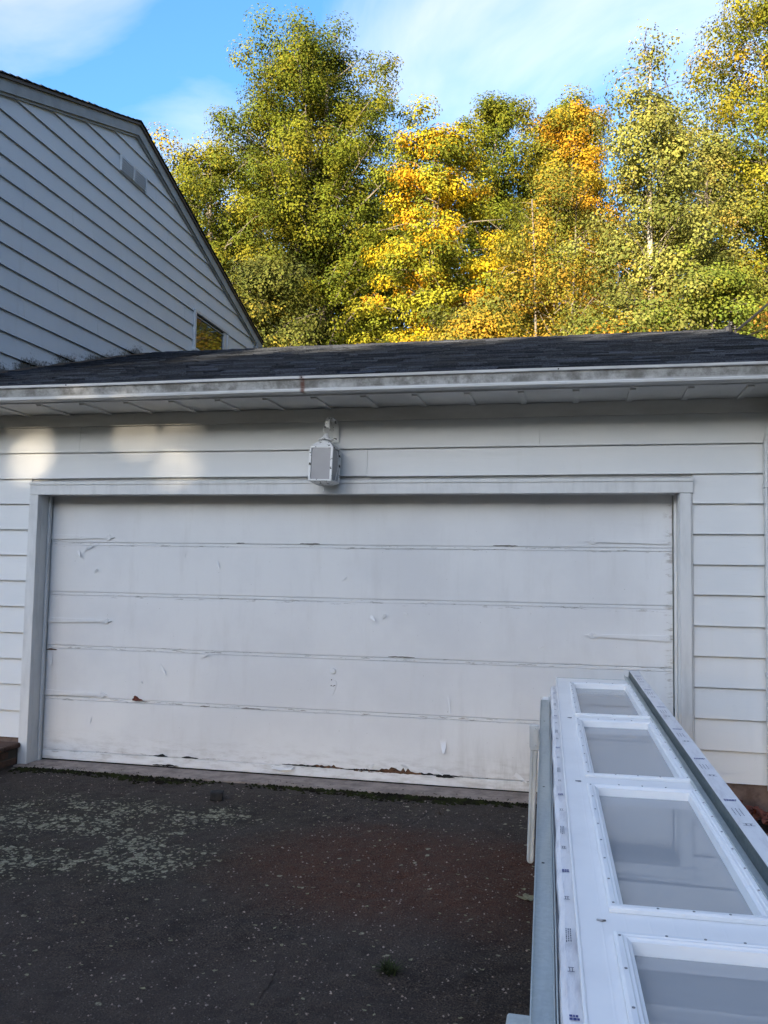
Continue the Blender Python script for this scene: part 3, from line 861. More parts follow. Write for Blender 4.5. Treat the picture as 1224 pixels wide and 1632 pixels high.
# ridge caps, each a bent piece
zr = roof_z(RY)
capmesh = None
x = XW0 + 0.02
i = 0
while x < 5.85:
    if capmesh is None:
        verts = []
        for (xx, dz) in ((0.0, 0.016), (0.30, 0.006)):
            for (dy, dd) in ((-0.13, -0.13 * ROOF_S), (0, 0.006), (0.13, -0.13 * ROOF_S)):
                verts.append((xx, dy, dd + dz + 0.006))
        for (xx, dz) in ((0.0, 0.004), (0.30, -0.002)):
            for (dy, dd) in ((-0.13, -0.13 * ROOF_S), (0, 0.0), (0.13, -0.13 * ROOF_S)):
                verts.append((xx, dy, dd + dz + 0.006))
        fc = [(0, 1, 4, 3), (1, 2, 5, 4), (6, 9, 10, 7), (7, 10, 11, 8), (0, 6, 7, 1), (1, 7, 8, 2), (0, 3, 9, 6), (2, 8, 11, 5), (3, 4, 10, 9), (4, 5, 11, 10)]
        o = meshobj('ridge_cap', verts, fc, M['shingle'])
        set_face_tint(o, [(0.9, 0.9, 0.93)] * len(fc))
        capmesh = o.data
        gp(o)
    else:
        o = bpy.data.objects.new('ridge_cap', capmesh); link(o); gp(o)
    o.location = (x, RY, zr + random.uniform(-0.003, 0.003)); o.rotation_euler = (0, 0, random.uniform(-0.01, 0.01))
    x += 0.20; i += 1
# right-hand rake board of the garage
gp(slab('rake_board', [(-0.46, roof_z(-0.46) - 0.032), (RY, roof_z(RY) - 0.032), (RY, roof_z(RY) - 0.17), (-0.46, roof_z(-0.46) - 0.17)], 5.945, 5.968, M['trim']))
gp(slab('rake_board', [(RY + 0.001, roof_z(RY) - 0.032), (10.44, roof_z(-0.46) - 0.032), (10.44, roof_z(-0.46) - 0.17), (RY + 0.001, roof_z(RY) - 0.17)], 5.945, 5.968, M['trim']))
gp(slab('gable_wall', [(0.16, 2.80), (RY, roof_z(RY) - 0.06), (9.8, 2.80)], XW1 - 0.13, XW1 - 0.014, M['trim']))

# ------------------------------------------------------------------ house
XG = -1.7209
house = tag(empty('house', (-6.5, 4.3, 0)), 'tall white clapboard house with gable end wall and small window above garage roof', 'house')
def hp_(o):
    o.parent = house; o.matrix_parent_inverse = Matrix.Translation((6.5, -4.3, 0)); return o
AY, AZ, SA, SB = 4.32, 7.705, 0.345, 0.355      # gable apex and the two roof slopes (top of roof)
EY0, EY1 = -0.62, 9.27
FY, BY = -0.32, 9.02                              # front and back wall
def htop(y): return AZ - (AY - y) * SA if y < AY else AZ - (y - AY) * SB
core = [(FY + 0.02, -0.05), (FY + 0.02, htop(FY) - 0.06), (AY, AZ - 0.07), (BY - 0.02, htop(BY) - 0.06), (BY - 0.02, -0.05)]
hp_(prism_x('wall', core, -13.0, XG - 0.012, M['rake']))
ZG0, EG = 6.81247, 0.23207
def ylim(z, drop=0.10):
    """where the boards run into the rake board at height z"""
    zz = z + drop
    a = max(FY + 0.012, AY - (AZ - zz) / SA); b = min(BY - 0.075, AY + (AZ - zz) / SB)
    return a, b
WY0, WY1, WZ0, WZ1 = 6.33, 7.69, 5.02, 5.69       # gable window, outer frame
def hboard(z, h, y0f, y1f, seed):
    """lap board on the gable wall, ends follow the given limits at its lower and upper edge"""
    za, zb = z, z + h + 0.012
    prof = [(XG + 0.025, za), (XG + 0.003, zb), (XG - 0.006, zb), (XG + 0.0045, za + 0.004)]
    verts = []
    for (x, zz) in prof: verts.append((x, y0f(zz), zz))
    for (x, zz) in prof: verts.append((x, y1f(zz), zz))
    fc = [(0, 1, 5, 4), (1, 2, 6, 5), (2, 3, 7, 6), (3, 0, 4, 7), (0, 3, 2, 1), (4, 5, 6, 7)]
    o = meshobj('siding_board', verts, fc, M['house_siding'])
    b_ = bmesh.new(); b_.from_mesh(o.data); bmesh.ops.recalc_face_normals(b_, faces=b_.faces); b_.to_mesh(o.data); b_.free()
    hp_(o)
joint_y = {8: 4.81, 11: 3.06, 13: 1.86, 3: 4.55, 9: None}
for i in range(-3, 18):
    z = ZG0 - EG * i
    lo = lambda zz: ylim(min(zz, AZ - 0.14))[0]
    hi = lambda zz: ylim(min(zz, AZ - 0.14))[1]
    segs = []
    if z + EG > WZ0 and z < WZ1 - 0.03:
        segs = [(lo, lambda zz: WY0 - 0.004), (lambda zz: WY1 + 0.004, hi)]
    else: segs = [(lo, hi)]
    out = []
    for a, b in segs:
        j = {2: 5.35, 9: 2.66, 10: 3.55, 6: 6.0, 11: 2.05, 5: 2.9, 0: 4.95, 12: 1.62}.get(i)
        if j and a(z) < j - 0.3 and b(z) > j + 0.3:
            out.append((a, (lambda jj: (lambda zz: jj - 0.002))(j))); out.append(((lambda jj: (lambda zz: jj + 0.002))(j), b))
        else: out.append((a, b))
    for a, b in out: hboard(z, min(EG, AZ - 0.17 - z), a, b, i)
    if z < WZ1 < z + EG:
        hboard(WZ1 + 0.003, z + EG - WZ1 - 0.003, lambda zz: WY0 - 0.003, lambda zz: WY1 + 0.003, i)
# front of the house (just outside the picture)
fb = None
for i in range(26):
    z = ZG0 - 1.0 - EG * i
    if z < 0.2: break
    pr = [(FY - 0.0165 + 0.02, z), (FY + 0.017, z + EG + 0.012), (FY + 0.026, z + EG + 0.012), (FY + 0.0155, z)]
    hp_(prism_x('siding_board', pr, -13.0, XG - 0.05, M['siding'], None, 1))
hp_(box('corner_board', XG - 0.048, XG + 0.024, FY - 0.008, FY + 0.011, 0.1, htop(FY) - 0.1, M['rake'], bev=0.002))
hp_(box('corner_board', XG - 0.05, XG + 0.026, BY - 0.072, BY + 0.01, 0.1, htop(BY) - 0.09, M['rake'], bev=0.002))

# rake boards: wide fascia, thin moulding below, drip edge, then shingles
def rake_piece(name, t0, t1, x0, x1, mat, ext=0.0):
    """strip parallel to the roof between depths t0 and t1 (m below the roof top), both slopes"""
    a = [(EY0 - ext, htop(EY0) - t0 - ext * SA), (AY, AZ - t0), (AY, AZ - t1), (EY0 - ext, htop(EY0) - t1 - ext * SA)]
    b = [(AY + 0.0008, AZ - t0), (EY1 + ext, htop(EY1) - t0 - ext * SB), (EY1 + ext, htop(EY1) - t1 - ext * SB), (AY + 0.0008, AZ - t1)]
    hp_(prism_x(name, a, x0, x1, mat)); hp_(prism_x(name, b, x0, x1, mat))
rake_piece('rake_board', 0.060, 0.200, XG + 0.004, XG + 0.062, M['rake'])
rake_piece('rake_moulding', 0.2015, 0.232, XG + 0.004, XG + 0.040, M['rake'])
rake_piece('drip_edge', 0.022, 0.0585, XG - 0.30, XG + 0.086, M['drip'], 0.01)
rake_piece('roof_deck', 0.024, 0.058, -13.2, XG - 0.302, M['drip'], 0.01)
o = hp_(shingle_field('shingles', -13.25, XG + 0.105, EY0 - 0.02, htop(EY0) - 0.02 - 0.02 * SA, AY, AZ - 0.02, 0.142, 15)); tag(o, kind='stuff')
o = hp_(shingle_field('shingles', -13.25, XG + 0.105, EY1 + 0.02, htop(EY1) - 0.02 - 0.02 * SB, AY + 0.003, AZ - 0.02, 0.142, 16)); tag(o, kind='stuff')
# cap over the apex
verts = []
for x in (-13.25, XG + 0.09):
    for dy, dz in ((-0.14, -0.14 * SA), (0, 0.006), (0.14, -0.14 * SB)):
        verts.append((x, AY + dy, AZ + dz - 0.004))
o = meshobj('ridge_cap', verts, [(0, 1, 4, 3), (1, 2, 5, 4)], M['shingle']); set_face_tint(o, [(0.8, 0.8, 0.85)] * 2)
md = o.modifiers.new('thick', 'SOLIDIFY'); md.thickness = 0.008; hp_(o)
# eave return at the back corner
hp_(box('eave_return', XG - 0.3, XG + 0.070, BY + 0.012, EY1 + 0.03, htop(EY1) - 0.20, htop(EY1) - 0.062, M['rake'], bev=0.004))

# flashing along the garage roof
pr = []
verts = []; n = 26
for i in range(n + 1):
    y = -0.3 + 5.6 * i / n
    yy = min(y, 10); zz = roof_z(y) if y < RY else roof_z(2 * RY - y)
    w = 0.012 * math.sin(i * 2.3) + 0.006 * math.sin(i * 5.1)
    verts += [(XG + 0.036, y, zz + 0.034 + 0.5 * w), (XG + 0.037, y, zz + 0.014), (XG + 0.06, y, zz + 0.016)]
ff = []
for i in range(n):
    a = 3 * i
    ff += [(a, a + 1, a + 4, a + 3), (a + 1, a + 2, a + 5, a + 4)]
o = meshobj('flashing', verts, ff, M['drip']); md = o.modifiers.new('thick', 'SOLIDIFY'); md.thickness = 0.003; hp_(o)

# louvred gable vent
vent = bpy.data.objects.new('gable_vent', None); link(vent); vent.location = (XG + 0.012, 3.94, 6.83); hp_(vent)
def on(o, par, loc):
    o.parent = par; o.matrix_parent_inverse = Matrix.Translation(-Vector(loc)); return o
vl = (XG + 0.012, 3.94, 6.83)
on(box('vent_frame', XG + 0.010, XG + 0.046, 3.915, 3.939, 6.822, 7.036, M['house_siding']), vent, vl)
on(box('vent_frame', XG + 0.010, XG + 0.046, 4.251, 4.289, 6.831, 7.027, M['house_siding']), vent, vl)
on(box('vent_frame', XG + 0.010, XG + 0.046, 4.601, 4.625, 6.822, 7.036, M['house_siding']), vent, vl)
on(box('vent_back', XG + 0.010, XG + 0.031, 3.940, 4.600, 6.828, 7.030, M['house_siding']), vent, vl)
for col in range(2):
    for r_ in range(6):
        y0 = 3.945 + col * 0.345; z0 = 6.832 + r_ * 0.0335
        pr = [(XG + 0.034, z0 + 0.024), (XG + 0.044, z0 + 0.003), (XG + 0.046, z0 + 0.004), (XG + 0.036, z0 + 0.0255)]
        verts = [(x, y0, z) for x, z in pr] + [(x, y0 + 0.305, z) for x, z in pr]
        on(meshobj('slat', verts, [(0, 1, 5, 4), (1, 2, 6, 5), (2, 3, 7, 6), (3, 0, 4, 7), (0, 3, 2, 1), (4, 5, 6, 7)], M['house_siding']), vent, vl)
# gable window
win = bpy.data.objects.new('window', None); link(win); win.location = (XG, WY0, WZ0); hp_(win)
wl_ = (XG, WY0, WZ0)
fx0, fx1 = XG + 0.001, XG + 0.052
on(box('frame', fx0, fx1, WY0, WY0 + 0.045, WZ0 + 0.031, WZ1, M['trim'], bev=0.003), win, wl_)
on(box('frame', fx0, fx1, WY1 - 0.045, WY1, WZ0 + 0.031, WZ1, M['trim'], bev=0.003), win, wl_)
on(box('frame', fx0, fx1 - 0.002, WY0 + 0.0455, WY1 - 0.0455, WZ1 - 0.05, WZ1 - 0.001, M['trim'], bev=0.003), win, wl_)
on(box('sash', fx0, fx1 - 0.018, WY1 - 0.175, WY1 - 0.0455, WZ0 + 0.031, WZ1 - 0.0505, M['trim'], bev=0.003), win, wl_)
on(box('sash', fx0, fx1 - 0.018, WY0 + 0.0455, WY0 + 0.065, WZ0 + 0.031, WZ1 - 0.0505, M['trim'], bev=0.002), win, wl_)
on(box('sill', fx0, XG + 0.085, WY0 - 0.03, WY1 + 0.03, WZ0 - 0.006, WZ0 + 0.0305, M['trim'], bev=0.004), win, wl_)
on(box('pane', XG + 0.004, XG + 0.012, WY0 + 0.066, WY1 - 0.176, WZ0 + 0.032, WZ1 - 0.051, M['winglass']), win, wl_)
on(box('glazing_bar', XG + 0.0125, XG + 0.024, WY0 + 0.066, WY1 - 0.176, WZ1 - 0.105, WZ1 - 0.09, M['rake']), win, wl_)

# ------------------------------------------------------------------ brick stoop
stoop = tag(empty('brick_stoop', (-0.9, -0.5, 0)), 'low brown brick stoop beside the left door casing', 'stoop')
def sp(o):
    o.parent = stoop; o.matrix_parent_inverse = Matrix.Translation((0.9, 0.5, 0)); return o
sp(box('mortar', -1.69, -0.086, -1.19, -0.046, -0.05, 0.118, M['mortar']))
bmesh_brick = None
def brick(x, y, z, rz, L=0.2, H=0.052, D=0.09):
    global bmesh_brick
    if bmesh_brick is None:
        o = box('brick', -L / 2, L / 2, -D / 2, D / 2, 0, H, M['brick'], bev=0.004); bmesh_brick = o.data
    else:
        o = bpy.data.objects.new('brick', bmesh_brick); link(o)
    o.location = (x + random.uniform(-.002, .002), y, z); o.rotation_euler = (0, random.uniform(-.01, .01), rz + random.uniform(-.01, .01)); sp(o)
for course in range(2):
    z = -0.006 + course * 0.061
    off = 0.0 if course == 0 else 0.105
    y = -0.155 - off
    while y > -1.2:
        brick(-0.128, y, z, R(90)); y -= 0.212
    x = -0.285 - off
    while x > -1.7:
        brick(x, -1.152, z, 0); x -= 0.212
for q in range(6):                       # cap stones
    sp(box('cap_stone', -1.68, -0.062, -0.232 - q * 0.2, -0.040 - q * 0.2, 0.119, 0.158 + random.uniform(-.003, .003), M['brick'], bev=0.008))

# ------------------------------------------------------------------ wall lantern
lan = tag(empty('wall_lantern', (2.425, -0.014, 2.30)), 'white hanging coach lantern with chipped paint above the garage door', 'lantern')
lan.rotation_euler = (0, 0, 0)
LX, LY = 0.0, -0.150               # lantern body axis in the lantern's own frame
bm = bmesh.new()                   # back strap that rises and curls forward
path = [(0.035, -0.012, 0.205), (0.036, -0.013, 0.30), (0.034, -0.018, 0.335)]
for i in range(13):
    a = math.pi * i / 12
    path.append((0.030 - 0.002 * i, -0.085 + 0.066 * math.cos(a), 0.335 + 0.045 * math.sin(a)))
path += [(0.004, -0.150, 0.315), (0.002, -0.146, 0.298)]
rings = []
for i, p in enumerate(path):
    w = 0.022 if i < 8 else 0.017
    t = (Vector(path[min(i + 1, len(path) - 1)]) - Vector(path[max(i - 1, 0)])).normalized()
    nrm = t.cross(Vector((1, 0, 0))).normalized()
    p = Vector(p)
    rings.append([bm.verts.new(p + Vector((sx * w, 0, 0)) + nrm * (sy * 0.004)) for sx, sy in ((-1, -1), (1, -1), (1, 1), (-1, 1))])
for r0, r1 in zip(rings, rings[1:]):
    for q in range(4): bm.faces.new((r0[q], r0[(q + 1) % 4], r1[(q + 1) % 4], r1[q]))
bm.faces.new(rings[0][::-1]); bm.faces.new(rings[-1])
bmobj('bracket', bm, M['lantern'], lan)
body = bpy.data.objects.new('lantern_body', None); link(body, lan)
body.location = (0.0, -0.150, 0.30)
body.rotation_euler = (R(-1.0), R(1.6), R(-4))
bm = bmesh.new()                   # ring
for i in range(20):
    pass
pts = [(0.024 * math.cos(2 * math.pi * i / 18), 0, -0.022 + 0.024 * math.sin(2 * math.pi * i / 18)) for i in range(18)]
rings = []
for i in range(18):
    a = 2 * math.pi * i / 18
    c = Vector((0.027 * math.cos(a), 0, -0.020 + 0.027 * math.sin(a))); rad = Vector((math.cos(a), 0, math.sin(a)))
    rings.append([bm.verts.new(c + rad * (0.0036 * math.cos(b)) + Vector((0, 0.0036 * math.sin(b), 0))) for b in [2 * math.pi * j / 6 for j in range(6)]])
for i in range(18):
    r0, r1 = rings[i], rings[(i + 1) % 18]
    for j in range(6): bm.faces.new((r0[j], r0[(j + 1) % 6], r1[(j + 1) % 6], r1[j]))
bmobj('ring', bm, M['lantern'], body, True)
bm = bmesh.new()                   # bell shaped cap
lathe(bm, [(0.004, -0.046), (0.014, -0.050), (0.020, -0.062), (0.030, -0.078), (0.055, -0.092), (0.058, -0.098), (0.040, -0.100), (0.040, -0.122)], 20)
bmobj('cap', bm, M['lantern'], body)
h = 0.082; zt, zb = -0.165, -0.395
bm = bmesh.new()                   # hipped top
r0 = [bm.verts.new(p) for p in ((-0.05, -0.05, -0.118), (0.05, -0.05, -0.118), (0.05, 0.05, -0.118), (-0.05, 0.05, -0.118))]
r1 = [bm.verts.new(p) for p in ((-h, -h, -0.150), (h, -h, -0.150), (h, h, -0.150), (-h, h, -0.150))]
r2 = [bm.verts.new(p) for p in ((-h - .004, -h - .004, -0.154), (h + .004, -h - .004, -0.154), (h + .004, h + .004, -0.154), (-h - .004, h + .004, -0.154))]
r3 = [bm.verts.new(p) for p in ((-h - .004, -h - .004, zt), (h + .004, -h - .004, zt), (h + .004, h + .004, zt), (-h - .004, h + .004, zt))]
for ra, rb in ((r0, r1), (r1, r2), (r2, r3)):
    for q in range(4): bm.faces.new((ra[q], ra[(q + 1) % 4], rb[(q + 1) % 4], rb[q]))
bm.faces.new(r0); bm.faces.new(r3[::-1])
bmobj('roof', bm, M['lantern'], body)
for sx in (-1, 1):
    for sy in (-1, 1):
        box('corner_post', sx * h - 0.008, sx * h + 0.008, sy * h - 0.008, sy * h + 0.008, zb + 0.0005, zt - 0.0005, M['lantern'], body, 0.0015)
g_ = h - 0.0065
box('pane', -g_, g_, -h + 0.001, -h + 0.004, zb + 0.002, zt - 0.002, M['frost'], body)
box('pane', -g_, g_, h - 0.004, h - 0.001, zb + 0.002, zt - 0.002, M['frost'], body)
box('pane', h - 0.004, h - 0.001, -g_, g_, zb + 0.002, zt - 0.002, M['frost'], body)
box('pane', -h + 0.001, -h + 0.004, -g_, g_, zb + 0.002, zt - 0.002, M['frost'], body)
bm = bmesh.new()
r0 = [bm.verts.new(p) for p in ((-h - .006, -h - .006, zb), (h + .006, -h - .006, zb), (h + .006, h + .006, zb), (-h - .006, h + .006, zb))]
r1 = [bm.verts.new(p) for p in ((-h - .006, -h - .006, zb - 0.010), (h + .006, -h - .006, zb - 0.010), (h + .006, h + .006, zb - 0.010), (-h - .006, h + .006, zb - 0.010))]
r2 = [bm.verts.new(p) for p in ((-0.055, -0.055, zb - 0.030), (0.055, -0.055, zb - 0.030), (0.055, 0.055, zb - 0.030), (-0.055, 0.055, zb - 0.030))]
for ra, rb in ((r0, r1), (r1, r2)):
    for q in range(4): bm.faces.new((ra[q], ra[(q + 1) % 4], rb[(q + 1) % 4], rb[q]))
bm.faces.new(r0); bm.faces.new(r2[::-1])
bmobj('base', bm, M['lantern'], body)
bm = bmesh.new(); lathe(bm, [(0.013, zb - 0.030), (0.013, zb - 0.036), (0.005, zb - 0.040), (0.005, zb - 0.075), (0.002, zb - 0.078)], 10)
bmobj('finial', bm, M['lantern'], body)
bm = bmesh.new()                   # bowed side wires
tube(bm, [(-h - 0.004, 0.0, zt), (-h - 0.020, 0, -0.23), (-h - 0.024, 0, -0.28), (-h - 0.018, 0, -0.33), (-h - 0.004, 0, zb)], [0.002] * 5, 6)
bmobj('guard_wire', bm, M['lantern'], body)
bm = bmesh.new()
tube(bm, [(h + 0.004, 0.0, zt), (h + 0.020, 0, -0.23), (h + 0.024, 0, -0.28), (h + 0.018, 0, -0.33), (h + 0.004, 0, zb)], [0.002] * 5, 6)
bmobj('guard_wire', bm, M['lantern'], body)

# ------------------------------------------------------------------ stack of new door sections
ORG = Vector((4.091, -0.383, 0.874))
SROT = (math.atan(0.0275), 0, 0.031)
def stack_thing(name, label, cat, du=0.0, dw=0.0, group=None):
    o = empty(name, ORG, SROT)
    mloc = Matrix.LocRotScale(ORG, o.rotation_euler, None)
    o.location = mloc @ Vector((du, 0, dw))
    tag(o, label, cat, group)
    return o
LEN = 5.12
top = stack_thing('door_section_panel', 'new white steel door section with four long glazed openings, topmost of the stack', 'door section')
TH = 0.045
ucut = [0.0, 0.078, 0.437, 0.466]
WS = [(0.255 + 1.215 * k_, 1.335 + 1.215 * k_) for k_ in range(4)]
scut = [0.0]
for a, b in WS: scut += [a, b]
scut.append(LEN)
bm = bmesh.new()
def V(cache, bm, u, s, w):
    key = (round(u, 5), round(s, 5), round(w, 5))
    if key not in cache: cache[key] = bm.verts.new((u, -s, w))
    return cache[key]
cache = {}
solid = {}
for i in range(len(ucut) - 1):
    for j in range(len(scut) - 1):
        solid[(i, j)] = not (i == 1 and j % 2 == 1)
for (i, j), sld in solid.items():
    if not sld: continue
    u0, u1, s0, s1 = ucut[i], ucut[i + 1], scut[j], scut[j + 1]
    for w in (0.0, -TH):
        bm.faces.new([V(cache, bm, *p, w) for p in ((u0, s0), (u1, s0), (u1, s1), (u0, s1))])
    for (di, dj, pa, pb) in ((-1, 0, (u0, s0), (u0, s1)), (1, 0, (u1, s0), (u1, s1)), (0, -1, (u0, s0), (u1, s0)), (0, 1, (u0, s1), (u1, s1))):
        if not solid.get((i + di, j + dj), False):
            bm.faces.new([V(cache, bm, *pa, 0.0), V(cache, bm, *pb, 0.0), V(cache, bm, *pb, -TH), V(cache, bm, *pa, -TH)])
bmobj('panel_skin', bm, M['wsteel'], top)
# end cap lip at the far end and the hemmed left edge
box('hem', -0.004, 0.003, -LEN, 0.0, -0.012, 0.0025, M['wsteel'], top, 0.001)
box('end_stile', 0.004, 0.452, -0.006, 0.0025, -0.030, 0.003, M['galv'], top, 0.001)
# glazing frames
prof = [(-0.006, 0.0008), (-0.006, 0.010), (0.000, 0.0135), (0.010, 0.0135), (0.013, 0.0115), (0.019, 0.0115), (0.022, 0.008), (0.028, 0.006), (0.031, -0.016), (0.031, -0.030), (0.024, -0.030), (0.0005, -0.0005)]
def frame(s0, s1, u0, u1, parent, mat):
    bm = bmesh.new(); loops = []
    for d, hgt in prof:
        loops.append([bm.verts.new(p) for p in ((u0 + d, -(s0 + d), hgt), (u1 - d, -(s0 + d), hgt), (u1 - d, -(s1 - d), hgt), (u0 + d, -(s1 - d), hgt))])
    n_ = len(loops)
    for i in range(n_):
        a, b = loops[i], loops[(i + 1) % n_]
        for q in range(4): bm.faces.new((a[q], a[(q + 1) % 4], b[(q + 1) % 4], b[q]))
    return bmobj('window_frame', bm, mat, parent)
for s0, s1 in WS:
    f = frame(s0, s1, 0.078, 0.437, top, M['vinyl'])
    g = box('pane', 0.105, 0.410, -(s1 - 0.027), -(s0 + 0.027), -0.0235, -0.0205, M['glass'], f)
    g.data.materials.append(M['glass_under'])
    for pl in g.data.polygons:
        if pl.normal.z < 0.5: pl.material_index = 1
    bm = bmesh.new()
    spots = []
    for q in range(8):
        s = s0 + 0.02 + (s1 - s0 - 0.04) * q / 7
        spots += [(0.083, s), (0.432, s)]
    for u in (0.18, 0.258, 0.336): spots += [(u, s0 + 0.005), (u, s1 - 0.005)]
    for u, s in spots: lathe(bm, [(0.0032, 0.0134), (0.0032, 0.0148), (0.0015, 0.0155)], 7, (u, -s, 0))
    tag(bmobj('screws', bm, M['screw'], f), kind='stuff')
    # little pressed marks on the skin
bm = bmesh.new()
for u, s in ((0.045, 1.40), (0.043, 2.62), (0.05, 3.82)):
    tube(bm, [(u - 0.008, -s, 0.0015), (u + 0.004, -s - 0.006, 0.003), (u + 0.011, -s, 0.0015)], [0.0022, 0.0025, 0.002], 6)
tag(bmobj('clip_marks', bm, M['screw'], top), kind='stuff')
# edge channel on the right: galvanised inside, printed film on its flange
def prism_s(name, prof, s0, s1, mat, parent, n=1, wob=0.0):
    k_ = len(prof); verts = []; fc = []
    for i in range(n + 1):
        s = s0 + (s1 - s0) * i / n
        w = wob * (math.sin(s * 9.1) + 0.6 * math.sin(s * 21 + 1) + 0.4 * math.sin(s * 47))
        w2 = wob * (math.sin(s * 7.3 + 2) + 0.7 * math.sin(s * 26))
        for (u, h_) in prof: verts.append((u + w, -s, h_ + w2))
    for i in range(n):
        for j in range(k_):
            a, b = i * k_ + j, i * k_ + (j + 1) % k_
            fc.append((a, b, b + k_, a + k_))
    fc += [tuple(range(k_)), tuple(n * k_ + j for j in reversed(range(k_)))]
    o = meshobj(name, verts, fc, mat, parent)
    b_ = bmesh.new(); b_.from_mesh(o.data); bmesh.ops.recalc_face_normals(b_, faces=b_.faces); b_.to_mesh(o.data); b_.free()
    return o
ch = stack_thing('edge_channel', 'galvanised steel channel with printed white flange along right side of the door stack', 'steel channel')
prism_s('channel_web', [(0.4405, 0.0035), (0.4405, 0.0060), (0.4655, 0.0060), (0.4655, 0.0035)], -0.13, LEN - 0.05, M['galv'], ch)
prism_s('channel_lip', [(0.4380, 0.0036), (0.4380, 0.0185), (0.4400, 0.0185), (0.4400, 0.0036)], -0.11, LEN - 0.05, M['galv'], ch)
prism_s('channel_wall', [(0.4658, 0.0035), (0.4700, 0.0445), (0.4725, 0.0445), (0.4683, 0.0035)], -0.13, LEN - 0.05, M['zinc_dark'], ch)
fl = prism_s('film_flange', [(0.4705, 0.0450), (0.4705, 0.0475), (0.528, 0.0475), (0.528, -0.040), (0.5255, -0.040), (0.5255, 0.0450)], -0.13, LEN - 0.05, M['film'], ch)
def marks(parent, u0, u1, h_, s_list, seed, vertical=False):
    """small blocks of print too fine to read: a bold block, thin rows, a measuring tick"""
    rg = random.Random(seed)
    quads = {'print': [], 'print2': []}
    for s, kind_ in s_list:
        w = (u1 - u0)
        if kind_ == 0:
            for r_ in range(2):
                a = s + r_ * 0.011
                x = u0 + 0.15 * w
                while x < u0 + 0.8 * w:
                    l = rg.uniform(0.003, 0.007); quads['print'].append((x, x + l, a, a + 0.008)); x += l + 0.0012
        elif kind_ == 1:
            for r_ in range(3):
                x = u0 + (0.2 + 0.2 * r_) * w
                a = s
                while a < s + 0.07:
                    l = rg.uniform(0.004, 0.012); quads['print2'].append((x, x + 0.0025, a, a + l)); a += l + 0.003
        else:
            quads['print2'].append((u0 + 0.25 * w, u0 + 0.75 * w, s, s + 0.003))
            quads['print2'].append((u0 + 0.35 * w, u0 + 0.42 * w, s + 0.003, s + 0.018))
            quads['print2'].append((u0 + 0.58 * w, u0 + 0.65 * w, s + 0.003, s + 0.018))
            quads['print2'].append((u0 + 0.20 * w, u0 + 0.80 * w, s + 0.018, s + 0.021))
    for mk, qs in quads.items():
        if not qs: continue
        vv, ff = [], []
        for a, b, c, d in qs:
            p = len(vv); vv += [(a, -c, h_), (b, -c, h_), (b, -d, h_), (a, -d, h_)]; ff.append((p, p + 3, p + 2, p + 1))
        tag(meshobj('printed_mark', vv, ff, M[mk], parent), kind='stuff')
sl = []
s = 0.12
i = 0
while s < LEN - 0.2:
    sl.append((s, 0)); sl.append((s + 0.10, 1)); sl.append((s + 0.25, 2)); s += 0.56
marks(fl, 0.472, 0.527, 0.0481, sl, 3)
# two film-wrapped sections below
s2 = stack_thing('wrapped_door_section', 'film wrapped white door section directly under the glazed one', 'door section', 0, -0.052)
cxp = [(-0.036, -0.040), (-0.041, -0.022), (-0.038, -0.004), (-0.026, 0.004), (-0.012, 0.0045), (0.05, 0.003), (0.505, 0.003), (0.515, -0.004), (0.515, -0.042), (0.40, -0.044), (0.0, -0.044)]
bx_ = prism_s('wrapped_panel', cxp, 0.06, LEN - 0.02, M['film'], s2, 150, 0.0016)
sl = []
s = 0.16; i = 0
while s < LEN - 0.2:
    sl.append((s, (2, 0, 2, 1)[i % 4])); s += 0.19; i += 1
marks(bx_, -0.030, -0.006, 0.0085, sl, 9)
s3 = stack_thing('wrapped_door_section', 'lowest white door section of the stack, lying on the trestles', 'door section', 0, -0.104)
prism_s('wrapped_panel', [(-0.088, -0.044), (-0.088, -0.002), (-0.084, 0.002), (0.500, 0.002), (0.505, -0.002), (0.505, -0.044)], 0.15, LEN - 0.04, M['wsteel'], s3, 1)
# loose galvanised channel at the left
lc = stack_thing('loose_channel', 'long galvanised channel lying along left side of the door stack', 'steel channel', 0, -0.102)
rim = [(-0.100, 0.0025), (-0.100, 0.024), (-0.0975, 0.024), (-0.0975, 0.005), (-0.0535, 0.005), (-0.0535, 0.026), (-0.051, 0.026), (-0.051, 0.0025)]
cbody = prism_s('channel', rim, 0.30, LEN, M['galv'], lc)
prism_s('inner_strip', [(-0.0485, 0.0025), (-0.0485, 0.034), (-0.0455, 0.034), (-0.0455, 0.0025)], 0.36, LEN, M['galv'], lc)
bm = bmesh.new()
for s in (1.0, 2.35, 3.2, 4.15):
    lathe(bm, [(0.0048, 0.0051), (0.0048, 0.0056)], 10, (-0.077, -s, 0))
tag(bmobj('bolt_holes', bm, M['dark'], cbody), kind='stuff')

